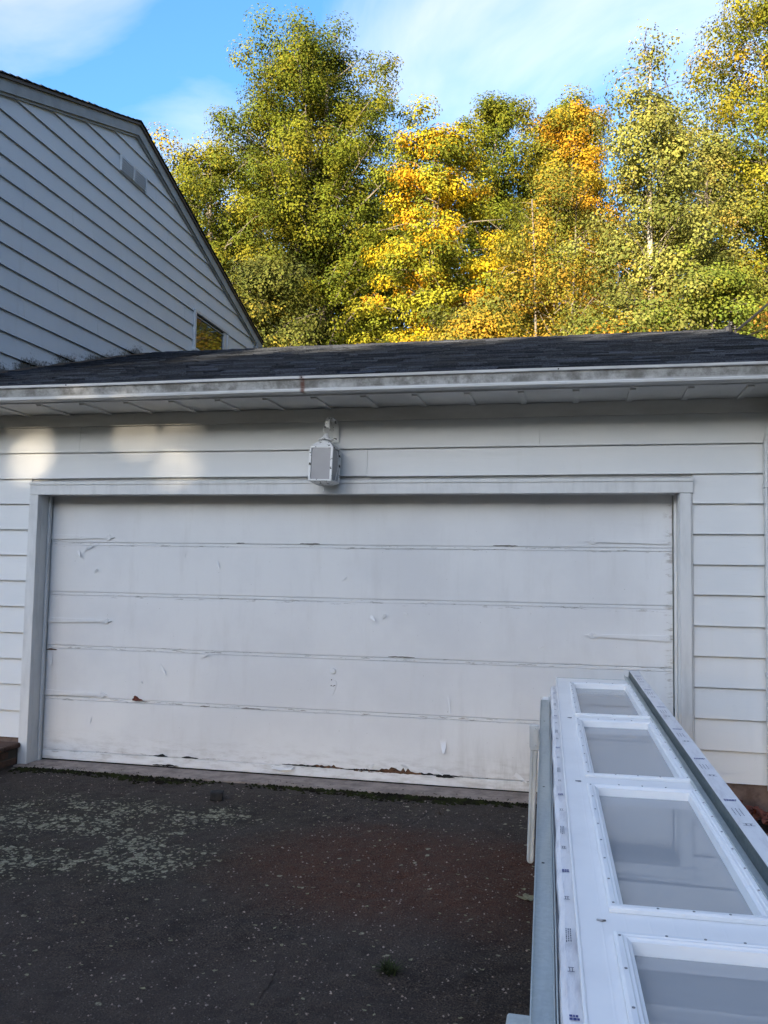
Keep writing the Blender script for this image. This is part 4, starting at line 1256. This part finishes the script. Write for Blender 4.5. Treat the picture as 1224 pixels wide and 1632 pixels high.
# trestles
def trestle(y, label, brk=True):
    sO = (-0.383 - y)
    zt_ = 0.874 - 0.0275 * sO - 0.104 - 0.047
    xl = 4.091 + 0.031 * sO - 0.115
    t = tag(empty('trestle', (xl + 0.3, y, 0)), label, 'trestle', None)
    def tp(o):
        o.parent = t; o.matrix_parent_inverse = Matrix.Translation((-xl - 0.3, -y, 0)); return o
    tp(box('top_bar', xl - 0.035, xl + 0.70, y - 0.03, y + 0.03, zt_ - 0.052, zt_ - 0.002, M['galv'], bev=0.004))
    for sx, xx in ((-1, xl - 0.012), (1, xl + 0.68)):
        # leg: rounded galvanised channel with a groove down its face
        prof = [(-0.019, 0.014), (-0.019, -0.010), (-0.015, -0.014), (-0.006, -0.014), (-0.004, -0.009), (0.004, -0.009), (0.006, -0.014), (0.015, -0.014), (0.019, -0.010), (0.019, 0.014)]
        levels = [(0.0, 0.35), (0.006, 0.72), (0.015, 0.93), (0.026, 1.0), (zt_ - 0.03, 1.0)]
        verts = []; fc = []
        for z_, sc in levels:
            lean = -0.020 * (1 - z_ / zt_) * (1 if sx < 0 else -1)
            for a, b in prof: verts.append((xx + lean + a * sc, y + b * sc - 0.036 - 0.01 * (1 - z_ / zt_), z_))
        k_ = len(prof)
        for i in range(len(levels) - 1):
            for j in range(k_): fc.append((i * k_ + j, i * k_ + (j + 1) % k_, (i + 1) * k_ + (j + 1) % k_, (i + 1) * k_ + j))
        fc += [tuple(reversed(range(k_))), tuple((len(levels) - 1) * k_ + j for j in range(k_))]
        for v in range(len(verts)):
            pass
        leg = tp(meshobj('leg', verts, fc, M['galv_bright']))
        if not brk: continue
        bm = bmesh.new()
        bm_box(bm, xx - 0.024, xx + 0.024, y - 0.058, y - 0.053, zt_ - 0.10, zt_ + 0.035)
        bm_box(bm, xx - 0.0255, xx - 0.0245, y - 0.058, y - 0.031, zt_ - 0.085, zt_ + 0.030)
        bmesh.ops.bevel(bm, geom=list(bm.edges), offset=0.002, segments=1, affect='EDGES')
        for dz in (0.012, -0.075):
            nv = len(bm.verts)
            r0 = [bm.verts.new((xx + 0.004 + 0.006 * math.cos(a), y - 0.0585, zt_ + dz + 0.006 * math.sin(a))) for a in [i * math.pi / 4 for i in range(8)]]
            r1 = [bm.verts.new((xx + 0.004 + 0.005 * math.cos(a), y - 0.064, zt_ + dz + 0.005 * math.sin(a))) for a in [i * math.pi / 4 for i in range(8)]]
            for i in range(8): bm.faces.new((r0[i], r0[(i + 1) % 8], r1[(i + 1) % 8], r1[i]))
            bm.faces.new(r1)
        tp(bmobj('bracket', bm, M['galv_bright']))
trestle(-1.36, 'galvanised trestle with rounded leg under far end of the door stack')
trestle(-4.36, 'galvanised trestle under near end of the door stack, mostly out of view', False)

# ------------------------------------------------------------------ small things on the ground
rg = random.Random(4)
bm = bmesh.new(); bmesh.ops.create_icosphere(bm, subdivisions=2, radius=1.0)
for v in bm.verts:
    c = v.co
    q = Vector((max(-0.62, min(0.62, c.x)), max(-0.62, min(0.62, c.y)), max(-0.6, min(0.6, c.z))))
    v.co = Vector((q.x * 0.068, q.y * 0.055, q.z * 0.050)) * (1 + 0.06 * rg.random())
o = bmobj('stone', bm, M['stone'], None, False); o.location = (1.835, -0.60, 0.014); o.rotation_euler = (0.05, 0.04, 0.3)
tag(o, 'small dark squarish stone on the asphalt before the door', 'stone')

def leaf_mesh(name, mat, L, W, curl, lobes=5, seed=0):
    rg = random.Random(seed)
    pts = []
    n_ = lobes * 4
    for i in range(n_):
        a = 2 * math.pi * i / n_
        r = (1.0 if i % 4 == 0 else (0.45 if i % 4 == 2 else 0.72)) * rg.uniform(0.85, 1.1)
        pts.append((L * r * math.cos(a), W * r * math.sin(a)))
    verts = [(0, 0, 0.0)] + [(x, y, curl * (x * x + y * y) / (L * L) + curl * 0.5 * math.sin(5 * math.atan2(y, x) + seed)) for x, y in pts]
    fc = [(0, i + 1, (i + 1) % n_ + 1) for i in range(n_)]
    o = meshobj(name, verts, fc, mat); md = o.modifiers.new('thick', 'SOLIDIFY'); md.thickness = 0.0015
    return o
o = leaf_mesh('dead_leaf', M['deadred'], 0.058, 0.026, 0.030, 3, 9); o.location = (0.83, DY - 0.012, 0.512); o.rotation_euler = (R(70), R(15), R(10))
tag(o, 'curled reddish brown leaf caught on a door joint', 'leaf')
o = leaf_mesh('dead_leaf', M['deadpale'], 0.060, 0.042, 0.008, 4, 5); o.location = (3.99, -1.93, 0.003); o.rotation_euler = (0.05, 0.03, 0.4)
tag(o, 'pale yellow-grey leaf lying on asphalt left of the trestle', 'leaf')

def scatter(name, n, region, sizes, mat, seed, zf, tilt=0.5, kind='flat'):
    rg = np.random.default_rng(seed)
    verts, faces = [], []
    for i in range(n):
        x, y = region(rg)
        s = rg.uniform(*sizes); z = zf(x, y)
        a = rg.uniform(0, 6.28); ca, sa = math.cos(a), math.sin(a)
        p = len(verts)
        if kind == 'flat':
            k_ = 5
            tx, ty = rg.normal(0, tilt, 2)
            for j in range(k_):
                b = 2 * math.pi * j / k_; r = s * rg.uniform(0.6, 1.1)
                u, v = r * math.cos(b), 0.6 * r * math.sin(b)
                verts.append((x + u * ca - v * sa, y + u * sa + v * ca, z + abs(u * tx + v * ty) * 0.5 + 0.002))
            faces.append(tuple(range(p, p + k_)))
        else:
            for (u, v, w) in ((1, 0, 0), (-.5, .87, 0), (-.5, -.87, 0), (.1, .05, .8)):
                r = s * rg.uniform(0.7, 1.2)
                verts.append((x + (u * ca - v * sa) * r, y + (u * sa + v * ca) * r, z + w * r - 0.001))
            faces += [(p, p + 1, p + 3), (p + 1, p + 2, p + 3), (p + 2, p, p + 3)]
    return meshobj(name, verts, faces, mat)
o = scatter('gravel', 2700, lambda r: (r.uniform(-0.3, 4.8), -0.2 - 3.6 * r.random() ** 0.9), (0.0025, 0.0085), M['concrete'], 1, zdrive, kind='chip')
tag(o, 'tiny pale stone chips scattered over the asphalt', 'gravel', kind='stuff')
o = scatter('leaf_crumbs', 260, lambda r: (r.uniform(1.8, 4.3), -0.25 - 3.0 * r.random()), (0.006, 0.016), M['deadpale'], 2, zdrive)
tag(o, 'small pale leaf crumbs scattered over the asphalt', 'leaf litter', kind='stuff')
# moss and grit along the apron edge
rgn = np.random.default_rng(5)
verts, faces = [], []
for i in range(4200):
    x = rgn.uniform(0.0, 4.1)
    dens = 0.5 + 0.5 * math.sin(x * 2.1 + 1.0) + 0.35 * math.sin(x * 6.3)
    if rgn.random() > 0.25 + 0.6 * dens: continue
    y = -0.150 + 0.03 * math.sin(x * 3.7) + rgn.normal(0, 0.055)
    s = rgn.uniform(0.008, 0.022); p = len(verts)
    z = -0.016
    k_ = 6; hh_ = s * rgn.uniform(0.35, 0.8)
    verts.append((x, y, z + hh_))
    for j in range(k_):
        b = 2 * math.pi * j / k_
        r = s * rgn.uniform(0.7, 1.2); verts.append((x + r * math.cos(b), y + r * 0.7 * math.sin(b), z - 0.002))
    faces += [(p, p + 1 + j, p + 1 + (j + 1) % k_) for j in range(k_)]
o = meshobj('moss', verts, faces, M['moss'], smooth=True); tag(o, 'dark green moss strip along the concrete sill', 'moss', kind='stuff')

def tuft(name, x, y, n, hgt, spread, col, seed, label, wide=0.004):
    rg = np.random.default_rng(seed); verts, faces, cols = [], [], []
    for i in range(n):
        a = rg.uniform(0, 6.28); l = hgt * rg.uniform(0.5, 1.2); lean = spread * rg.uniform(0.3, 1.1)
        bx, by = x + rg.normal(0, spread * 0.2), y + rg.normal(0, spread * 0.2)
        p = len(verts); px, py = -math.sin(a), math.cos(a)
        for t in (0, 0.5, 1.0):
            w = wide * (1 - 0.9 * t)
            cx, cy, cz = bx + math.cos(a) * lean * t ** 1.4, by + math.sin(a) * lean * t ** 1.4, -0.018 + l * (t - 0.35 * t * t)
            verts += [(cx - px * w, cy - py * w, cz), (cx + px * w, cy + py * w, cz)]
        faces += [(p, p + 1, p + 3, p + 2), (p + 2, p + 3, p + 5, p + 4)]
        c = np.array(col) * rg.uniform(0.6, 1.3); cols += [c, c]
    o = meshobj(name, verts, faces, M['leaf']); set_face_tint(o, np.array(cols)); tag(o, label, 'weed'); return o
tuft('weed_tuft', 3.50, -2.82, 90, 0.055, 0.075, (0.040, 0.050, 0.020), 1, 'low green weed tuft growing from the asphalt')
tuft('dry_weed', 3.36, -0.55, 34, 0.055, 0.08, (0.12, 0.09, 0.07), 2, 'dry wispy brown weed on the asphalt near the door', 0.0018)

# leaf litter against the right-hand foundation
o = scatter('leaf_litter', 420, lambda r: (r.uniform(4.85, 5.75), -0.02 - abs(r.normal(0, 0.28))), (0.02, 0.05), M['deadred'], 7, lambda x, y: -0.01 + 0.07 * max(0, 1 + y / 0.5) * abs(math.sin(x * 7 + y * 5)), 1.2)
tag(o, 'brown dead leaves drifted against the foundation on the right', 'leaf litter', kind='stuff')

# ------------------------------------------------------------------ service mast and cables
mast = tag(empty('service_mast', (6.31, 6.5, 0.07)), 'dark service mast head behind right end of the garage roof', 'mast')
bm = bmesh.new(); tube(bm, [(0, 0, -0.05), (0, 0, 4.86)], [0.03, 0.03], 10); bmobj('pipe', bm, M['mast'], mast)
bm = bmesh.new(); lathe(bm, [(0.034, 4.80), (0.06, 4.86), (0.075, 4.93), (0.06, 5.00), (0.02, 5.03)], 12); bmobj('weatherhead', bm, M['cable'], mast)
for q, (dx_, dz_) in enumerate(((0.10, 5.0), (0.12, 4.90), (0.05, 5.06))):
    bm = bmesh.new(); lathe(bm, [(0.012, -0.03), (0.032, -0.022), (0.032, -0.012), (0.018, -0.006), (0.018, 0.006), (0.032, 0.012), (0.032, 0.022), (0.012, 0.03)], 12)
    o = bmobj('insulator', bm, M['cable'], mast); o.location = (dx_, 0.02, dz_)
    bm = bmesh.new(); tube(bm, [(0, 0, 4.90), (dx_ * 0.5, 0.02, dz_ + 0.05), (dx_, 0.02, dz_)], [0.008] * 3, 6); bmobj('lead_wire', bm, M['cable'], mast)
def cable(a, b, sag, r, label):
    bm = bmesh.new(); pts = []
    for i in range(17):
        t = i / 16
        p = Vector(a).lerp(Vector(b), t); p.z -= sag * 4 * t * (1 - t); pts.append(p)
    tube(bm, pts, [r] * 17, 6)
    o = bmobj('cable', bm, M['cable']); tag(o, label, 'cable'); return o
cable((6.41, 6.52, 5.02), (11.6, 22.5, 12.1), 0.2, 0.022, 'thick black service cable rising from the mast head, upper of two')
cable((6.43, 6.52, 4.90), (11.6, 22.5, 10.9), 0.25, 0.013, 'thin dark wire below the thick service cable')

# ------------------------------------------------------------------ trees
def leaf_arrays(rng, cent, rad, per, size, tint, flat=0.7, jit=0.12, up=0.45, round_=False, axis=None):
    """leaf quads gathered in clumps: returns verts (N,4,3) and tints (N,3)"""
    nC = len(cent)
    cnt = rng.poisson(per, nC) if np.isscalar(per) else rng.poisson(per)
    idx = np.repeat(np.arange(nC), cnt); N = len(idx)
    d = rng.normal(size=(N, 3)); d /= np.linalg.norm(d, axis=1)[:, None]
    rr = rng.random(N) ** 0.45
    off = d * rr[:, None] * rad[idx][:, None]; off[:, 2] *= flat
    p = cent[idx] + off
    nrm = d * 0.75 + rng.normal(size=(N, 3)) * 0.30; nrm[:, 2] += up
    if axis is not None:
        ow = cent[idx][:, :2] - axis; ow /= np.linalg.norm(ow, axis=1)[:, None] + 0.3
        nrm[:, :2] += ow * 0.45
    nrm /= np.linalg.norm(nrm, axis=1)[:, None]
    ax = rng.normal(size=(N, 3)); ax[:, 2] -= 0.35
    ax -= nrm * (ax * nrm).sum(1)[:, None]; ax /= np.linalg.norm(ax, axis=1)[:, None]
    bx = np.cross(nrm, ax)
    s = size * rng.uniform(0.65, 1.25, N)
    w = s * (0.42 if round_ else 0.34)
    v = np.empty((N, 4, 3), dtype=np.float32)
    v[:, 0] = p - ax * (s * 0.5)[:, None]
    v[:, 1] = p + bx * w[:, None] + nrm * (s * 0.10)[:, None]
    v[:, 2] = p + ax * (s * 0.5)[:, None]
    v[:, 3] = p - bx * w[:, None] + nrm * (s * 0.10)[:, None]
    c = tint[idx] * rng.uniform(1 - jit, 1 + jit, (N, 1)) * rng.uniform(0.93, 1.07, (N, 3))
    return v, c

def leaf_object(name, v, c, parent=None):
    N = len(v)
    me = bpy.data.meshes.new(name)
    me.vertices.add(N * 4); me.vertices.foreach_set('co', np.ascontiguousarray(v, dtype=np.float32).ravel())
    me.loops.add(N * 4); me.loops.foreach_set('vertex_index', np.arange(N * 4, dtype=np.int32))
    me.polygons.add(N)
    me.polygons.foreach_set('loop_start', np.arange(0, N * 4, 4, dtype=np.int32))
    me.polygons.foreach_set('loop_total', np.full(N, 4, dtype=np.int32))
    me.update(calc_edges=True)
    a = me.attributes.new('tint', 'FLOAT_COLOR', 'FACE')
    arr = np.ones((N, 4), dtype=np.float32); arr[:, :3] = np.clip(c, 0.003, 0.9); a.data.foreach_set('color', arr.ravel())
    me.materials.append(M['leaf'])
    return link(bpy.data.objects.new(name, me), parent)

def tree(label, x, y, top, z0, rmax, seed, palette, nl=64, per=120, size=0.11, rise=0.55, shape='oak', crad=(0.40, 0.75), bark_='bark', tr=0.20, name='tree', ymin=None, stems=1, lean=(0, 0), flat=0.7, sparse_top=0.0, lowpal=None, round_=False, squash=1.0):
    size *= 0.66; per *= 2.10; rmax *= 1.12; top -= 0.45; nl = int(nl * 1.15); crad = (crad[0] * 0.85, crad[1] * 0.92)
    sight = 1.5 + 0.262 * (y + 6.25) - 0.9       # the garage ridge hides what is below this height
    rng = np.random.default_rng(seed)
    root = tag(empty(name, (x, y, -0.05)), label, 'tree', 'trees behind the garage')
    bm = bmesh.new()
    cents, rads, tints, pers = [], [], [], []
    pal = np.array([p[:3] for p in palette]); pw = np.array([p[3] for p in palette]); pw = pw / pw.sum()
    if lowpal:
        pal2 = np.array([p[:3] for p in lowpal]); pw2 = np.array([p[3] for p in lowpal]); pw2 = pw2 / pw2.sum()
    phs = rng.uniform(0, 6.28, 3)
    def axis(t):
        return np.array([lean[0] * t + 0.18 * math.sin(3 * t + phs[0]), lean[1] * t + 0.18 * math.sin(2.6 * t + phs[1]), top * t])
    for st in range(stems):
        sx, sy = (0, 0) if stems == 1 else (0.45 * math.cos(2.4 * st + phs[2]), 0.45 * math.sin(2.4 * st + phs[2]))
        pts = [axis(t) + np.array([sx * (0.4 + 0.9 * t), sy * (0.4 + 0.9 * t), 0]) for t in np.linspace(0, 0.97, 12)]
        rr = [tr * (1 - 0.9 * t) ** 1.0 + 0.012 for t in np.linspace(0, 1, 12)]
        tube(bm, pts, rr, 8)
    nstem = len(bm.faces)
    ga = rng.uniform(0, 6.28)
    for i in range(nl):
        t = (i + rng.random()) / nl
        hb = z0 + (top - z0) * t ** 0.92
        if shape == 'oak': pr = (0.70 + 0.30 * math.sin(math.pi * min(1, t * 0.9 + 0.08))) * (1 - t ** 5 * 0.62)
        elif shape == 'cone': pr = (1.0 - 0.86 * t ** 1.25) * (0.75 + 0.25 * min(1, t * 5))
        else: pr = (0.72 + 0.28 * math.sin(math.pi * t)) * (1 - t ** 3 * 0.65)
        ga += 2.399963 + rng.normal(0, 0.35)
        L = rmax * pr * rng.uniform(0.62, 1.12)
        a0 = axis(min(0.97, hb / top * 0.94))
        a0[2] = min(hb, top * 0.97) - L * rise * 0.55
        e = a0 + np.array([math.cos(ga) * L, math.sin(ga) * L * squash, L * rise * rng.uniform(0.7, 1.2)])
        mid = a0 + (e - a0) * 0.5 + np.array([0, 0, 0.12 * L]) + rng.normal(0, 0.08, 3)
        P = [a0, a0 + (mid - a0) * 0.5, mid, e]
        br = max(0.010, tr * (0.34 if bark_ == 'bark' else 0.20) * (1 - 0.75 * t))
        tube(bm, P, [br, br * 0.8, br * 0.55, br * 0.15], 5, False)
        nc = max(3, int(L * 2.6))
        for q in range(nc):
            f = 0.30 + 0.72 * (q + rng.random() * 0.8) / nc
            pnt = a0 * (1 - f) ** 2 + 2 * f * (1 - f) * mid + f * f * e
            r = rng.uniform(*crad)
            cc = pnt + rng.normal(0, 0.30, 3) * np.array([1, 1, 0.7])
            if cc[2] > top: cc[2] = top - rng.random() * 0.4
            cents.append(cc); rads.append(r)
            kf = per * (r / np.mean(crad)) ** 2
            if sparse_top and t > 1 - sparse_top: kf *= 0.12
            if cc[2] < sight: kf *= 0.12
            pers.append(kf)
            if lowpal and t < 0.60 + rng.normal(0, 0.08): col = pal2[rng.choice(len(pal2), p=pw2)]
            else: col = pal[rng.choice(len(pal), p=pw)]
            col = col * rng.uniform(0.74, 1.06)
            tints.append(col)
            if rng.random() < 0.55:   # twig
                tube(bm, [pnt, pnt + (cc - pnt) * 0.6 + np.array([0, 0, 0.05]), cc], [0.012, 0.008, 0.004], 3, False)
    for q in range(int(8)):
        cents.append(axis(0.98) + rng.normal(0, 0.22, 3)); rads.append(crad[0] * 0.8); pers.append(per * (0.1 if sparse_top else 0.5)); tints.append(pal[rng.choice(len(pal), p=pw)])
    for q, fce in enumerate(bm.faces):
        if q >= nstem: fce.material_index = 1
    tk = bmobj('trunk', bm, M[bark_], root); tk.data.materials.append(M['bark'])
    v, c = leaf_arrays(rng, np.array(cents), np.array(rads), np.array(pers), size, np.array(tints), flat=flat, round_=round_, axis=np.zeros(2))
    o = leaf_object('crown', v, c, root)
    return len(v)

OAK = [(0.118, 0.140, 0.014, 5), (0.165, 0.168, 0.016, 4), (0.078, 0.102, 0.014, 4), (0.23, 0.20, 0.018, 1)]
MAPLE_Y = [(0.50, 0.36, 0.018, 4), (0.55, 0.29, 0.016, 2), (0.28, 0.265, 0.022, 5), (0.16, 0.18, 0.020, 4)]
MAPLE_O = [(0.42, 0.225, 0.018, 3), (0.44, 0.29, 0.018, 4), (0.28, 0.22, 0.022, 4), (0.15, 0.15, 0.02, 3)]
MIXED = [(0.34, 0.25, 0.016, 3), (0.19, 0.18, 0.02, 4), (0.11, 0.125, 0.018, 4), (0.40, 0.19, 0.015, 1)]
BROWN = [(0.29, 0.185, 0.026, 4), (0.37, 0.24, 0.025, 3), (0.23, 0.20, 0.026, 5), (0.13, 0.14, 0.022, 4)]
ASPEN = [(0.20, 0.21, 0.050, 5), (0.26, 0.25, 0.055, 3), (0.15, 0.165, 0.038, 3), (0.34, 0.26, 0.050, 1)]
GREEN = [(0.17, 0.20, 0.028, 5), (0.11, 0.15, 0.025, 4), (0.30, 0.27, 0.035, 2)]
OLIVE = [(0.17, 0.180, 0.018, 5), (0.22, 0.205, 0.020, 4), (0.105, 0.125, 0.016, 4), (0.33, 0.24, 0.022, 1)]
DARK = [(0.060, 0.080, 0.016, 5), (0.095, 0.108, 0.018, 3), (0.045, 0.060, 0.014, 3)]
nleaf = 0
nleaf += tree('tallest green oak, directly behind the house end of the garage', -4.42, 21, 20.0, 6.5, 3.45, 11, OAK, nl=122, per=112, size=0.13, rise=0.75, crad=(0.40, 0.80), tr=0.30, stems=2)
nleaf += tree('olive yellow tree showing over the right slope of the house roof', -6.2, 17, 14.4, 5.0, 2.5, 12, OLIVE, nl=68, per=130, size=0.12, rise=0.55)
nleaf += tree('dark green tree in the gap between the tall oak and the golden maple', -2.3, 25, 17.4, 6.0, 2.5, 13, DARK, nl=52, per=120, size=0.13)
nleaf += tree('golden yellow maple left of the roof middle', 0.25, 17, 14.3, 3.5, 2.05, 14, MAPLE_Y, nl=66, per=130, size=0.13, rise=0.35, flat=0.5)
nleaf += tree('green round-topped oak rising behind the golden maple', 1.25, 24.5, 19.5, 6.0, 2.55, 15, OAK, nl=60, per=120, size=0.14, rise=0.6)
nleaf += tree('green oak with narrow crown between round-topped oak and orange maple', 3.75, 25.5, 19.5, 6.0, 2.35, 25, OAK, nl=54, per=120, size=0.14, rise=0.6)
nleaf += tree('bright orange maple left of the aspen', 4.15, 21.5, 17.0, 4.5, 1.7, 16, MAPLE_O, lowpal=MIXED, nl=56, per=125, size=0.13, rise=0.4, flat=0.55)
nleaf += tree('slender brownish orange tree in front of and below the orange maple', 3.55, 15, 11.6, 2.5, 1.9, 17, BROWN, nl=56, per=115, size=0.10, rise=0.7, bark_='bark', tr=0.05, stems=2)
nleaf += tree('pale-stemmed aspen with sparse pointed top', 5.95, 12.6, 13.75, 2.6, 2.05, 18, ASPEN, nl=84, per=110, size=0.095, rise=0.85, shape='cone', crad=(0.32, 0.58), bark_='palebark', tr=0.11, sparse_top=0.15, round_=True)
nleaf += tree('tall yellow-green oak cut by the right edge of the picture', 9.6, 18, 18.2, 4.0, 2.8, 19, OLIVE, nl=76, per=120, size=0.12, rise=0.7)
nleaf += tree('olive tree filling the space between aspen and right-hand oak', 7.7, 17.5, 13.6, 3.0, 2.2, 26, ASPEN, nl=54, per=120, size=0.11, rise=0.5)
nleaf += tree('young bright green maple low at the right end of the roof', 7.0, 11.6, 8.1, 2.0, 1.25, 20, GREEN, nl=42, per=120, size=0.10, rise=0.3, flat=0.5, shape='round', tr=0.07)
nleaf += tree('small golden maple just above the roof ridge, left of middle', 0.55, 11.4, 6.75, 2.0, 1.15, 21, MAPLE_Y, nl=36, per=120, size=0.10, rise=0.2, flat=0.45, shape='round', tr=0.06)
nleaf += tree('small yellow-green maple just above the roof ridge, middle', 2.3, 12.2, 7.75, 2.0, 1.35, 22, [(0.28, 0.22, 0.028, 4), (0.13, 0.14, 0.028, 5), (0.40, 0.24, 0.025, 2)], nl=42, per=115, size=0.105, rise=0.3, flat=0.5, shape='round', tr=0.06)
nleaf += tree('small green-gold maple just above the roof ridge, below the aspen', 4.75, 11.0, 7.0, 2.0, 1.25, 23, [(0.20, 0.19, 0.028, 4), (0.11, 0.13, 0.025, 5), (0.42, 0.22, 0.025, 2)], nl=40, per=115, size=0.10, rise=0.3, flat=0.5, shape='round', tr=0.06)
nleaf += tree('dense green tree low behind the house corner', -3.4, 14.2, 9.7, 2.5, 1.8, 24, [(0.12, 0.13, 0.027, 5), (0.085, 0.10, 0.025, 4), (0.22, 0.19, 0.03, 2)], nl=52, per=120, size=0.115, rise=0.5, tr=0.09)
nleaf += tree('shadowy olive shrub at the right edge above the roof', 8.15, 10.2, 6.9, 1.5, 1.1, 27, [(0.20, 0.16, 0.03, 3), (0.09, 0.10, 0.025, 4), (0.34, 0.17, 0.03, 1)], nl=36, per=110, size=0.10, rise=0.3, shape='round', tr=0.06)

# distant wood behind the trees: reads as one dark mass through the gaps
rng = np.random.default_rng(90)
n = 1000
cx_ = rng.uniform(-17, 18, n); cy_ = rng.uniform(30, 37, n)
hm = 18.6 + 1.4 * np.sin(cx_ * 0.7) + 1.2 * np.sin(cx_ * 1.9 + 1)
cz_ = 8.0 + (hm - 8.0) * rng.random(n) ** 0.85
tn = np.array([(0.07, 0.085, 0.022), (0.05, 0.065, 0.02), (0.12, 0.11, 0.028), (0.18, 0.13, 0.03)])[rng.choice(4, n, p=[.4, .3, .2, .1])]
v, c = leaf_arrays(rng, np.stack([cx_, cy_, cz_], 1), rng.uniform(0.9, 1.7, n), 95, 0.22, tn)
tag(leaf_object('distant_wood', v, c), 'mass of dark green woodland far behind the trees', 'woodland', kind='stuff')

# the wood on the far side of the road, behind the camera: it keeps the low sun off the garage
rng = np.random.default_rng(91)
n = 2000
cx_ = rng.uniform(-48, 30, n); cy_ = rng.uniform(-41, -33, n)
hm = 11.0 + 0.4 * np.sin(cx_ * 0.6) + 0.3 * np.sin(cx_ * 1.7 + 2)
cz_ = 2.7 + (hm - 2.2) * rng.random(n) ** 0.9
tn = np.array([(0.09, 0.10, 0.025), (0.06, 0.075, 0.02), (0.14, 0.12, 0.03), (0.22, 0.15, 0.03)])[rng.choice(4, n, p=[.4, .3, .2, .1])]
v, c = leaf_arrays(rng, np.stack([cx_, cy_, cz_], 1), rng.uniform(1.5, 2.6, n), 70, 0.72, tn)
# thin places in the crowns where some of the low sun finds its way through
ctr = v.mean(axis=1)
ts = np.array(to_sun)
keep = np.ones(len(v), bool)
for gx, gz, hw, hh, kf in ((0.20, 2.52, 0.40, 0.16, 0.27), (1.05, 2.56, 0.24, 0.08, 0.19), (1.12, 2.36, 0.16, 0.14, 0.20), (-0.55, 2.15, 0.20, 0.20, 0.55), (5.45, 2.54, 0.14, 0.12, 0.1), (2.85, 0.78, 0.16, 0.16, 0.36), (3.62, 1.45, 0.12, 0.2, 0.36), (4.9, 2.58, 0.14, 0.06, 0.24)):
    t = ctr[:, 1] / ts[1]
    px = ctr[:, 0] - ts[0] * t; pz = ctr[:, 2] - ts[2] * t
    keep &= ~((np.abs(px - gx) < hw + 0.18) & (np.abs(pz - gz) < hh + 0.18) & (rng.random(len(v)) > kf))
v, c = v[keep], c[keep]
tag(leaf_object('roadside_wood', v, c), 'tall mass of roadside woodland standing behind the viewer', 'woodland', kind='stuff')

# woodland on the right of the drive, out of the picture: its shade lies on the house gable
rng = np.random.default_rng(92)
n = 900
cx_ = rng.uniform(14.5, 21, n); cy_ = rng.uniform(-16, 19, n)
cz_ = 0.5 + (15.5 + np.sin(cy_)) * rng.random(n) ** 0.85
tn = np.array([(0.09, 0.10, 0.025), (0.06, 0.075, 0.02), (0.14, 0.12, 0.03), (0.22, 0.15, 0.03)])[rng.choice(4, n, p=[.4, .3, .2, .1])]
v, c = leaf_arrays(rng, np.stack([cx_, cy_, cz_], 1), rng.uniform(1.3, 2.2, n), 60, 0.60, tn)
tag(leaf_object('side_wood', v, c), 'mass of woodland standing right of the drive', 'woodland', kind='stuff')
print('leaves', nleaf, sum(len(o.data.polygons) for o in bpy.data.objects if o.type == 'MESH'))
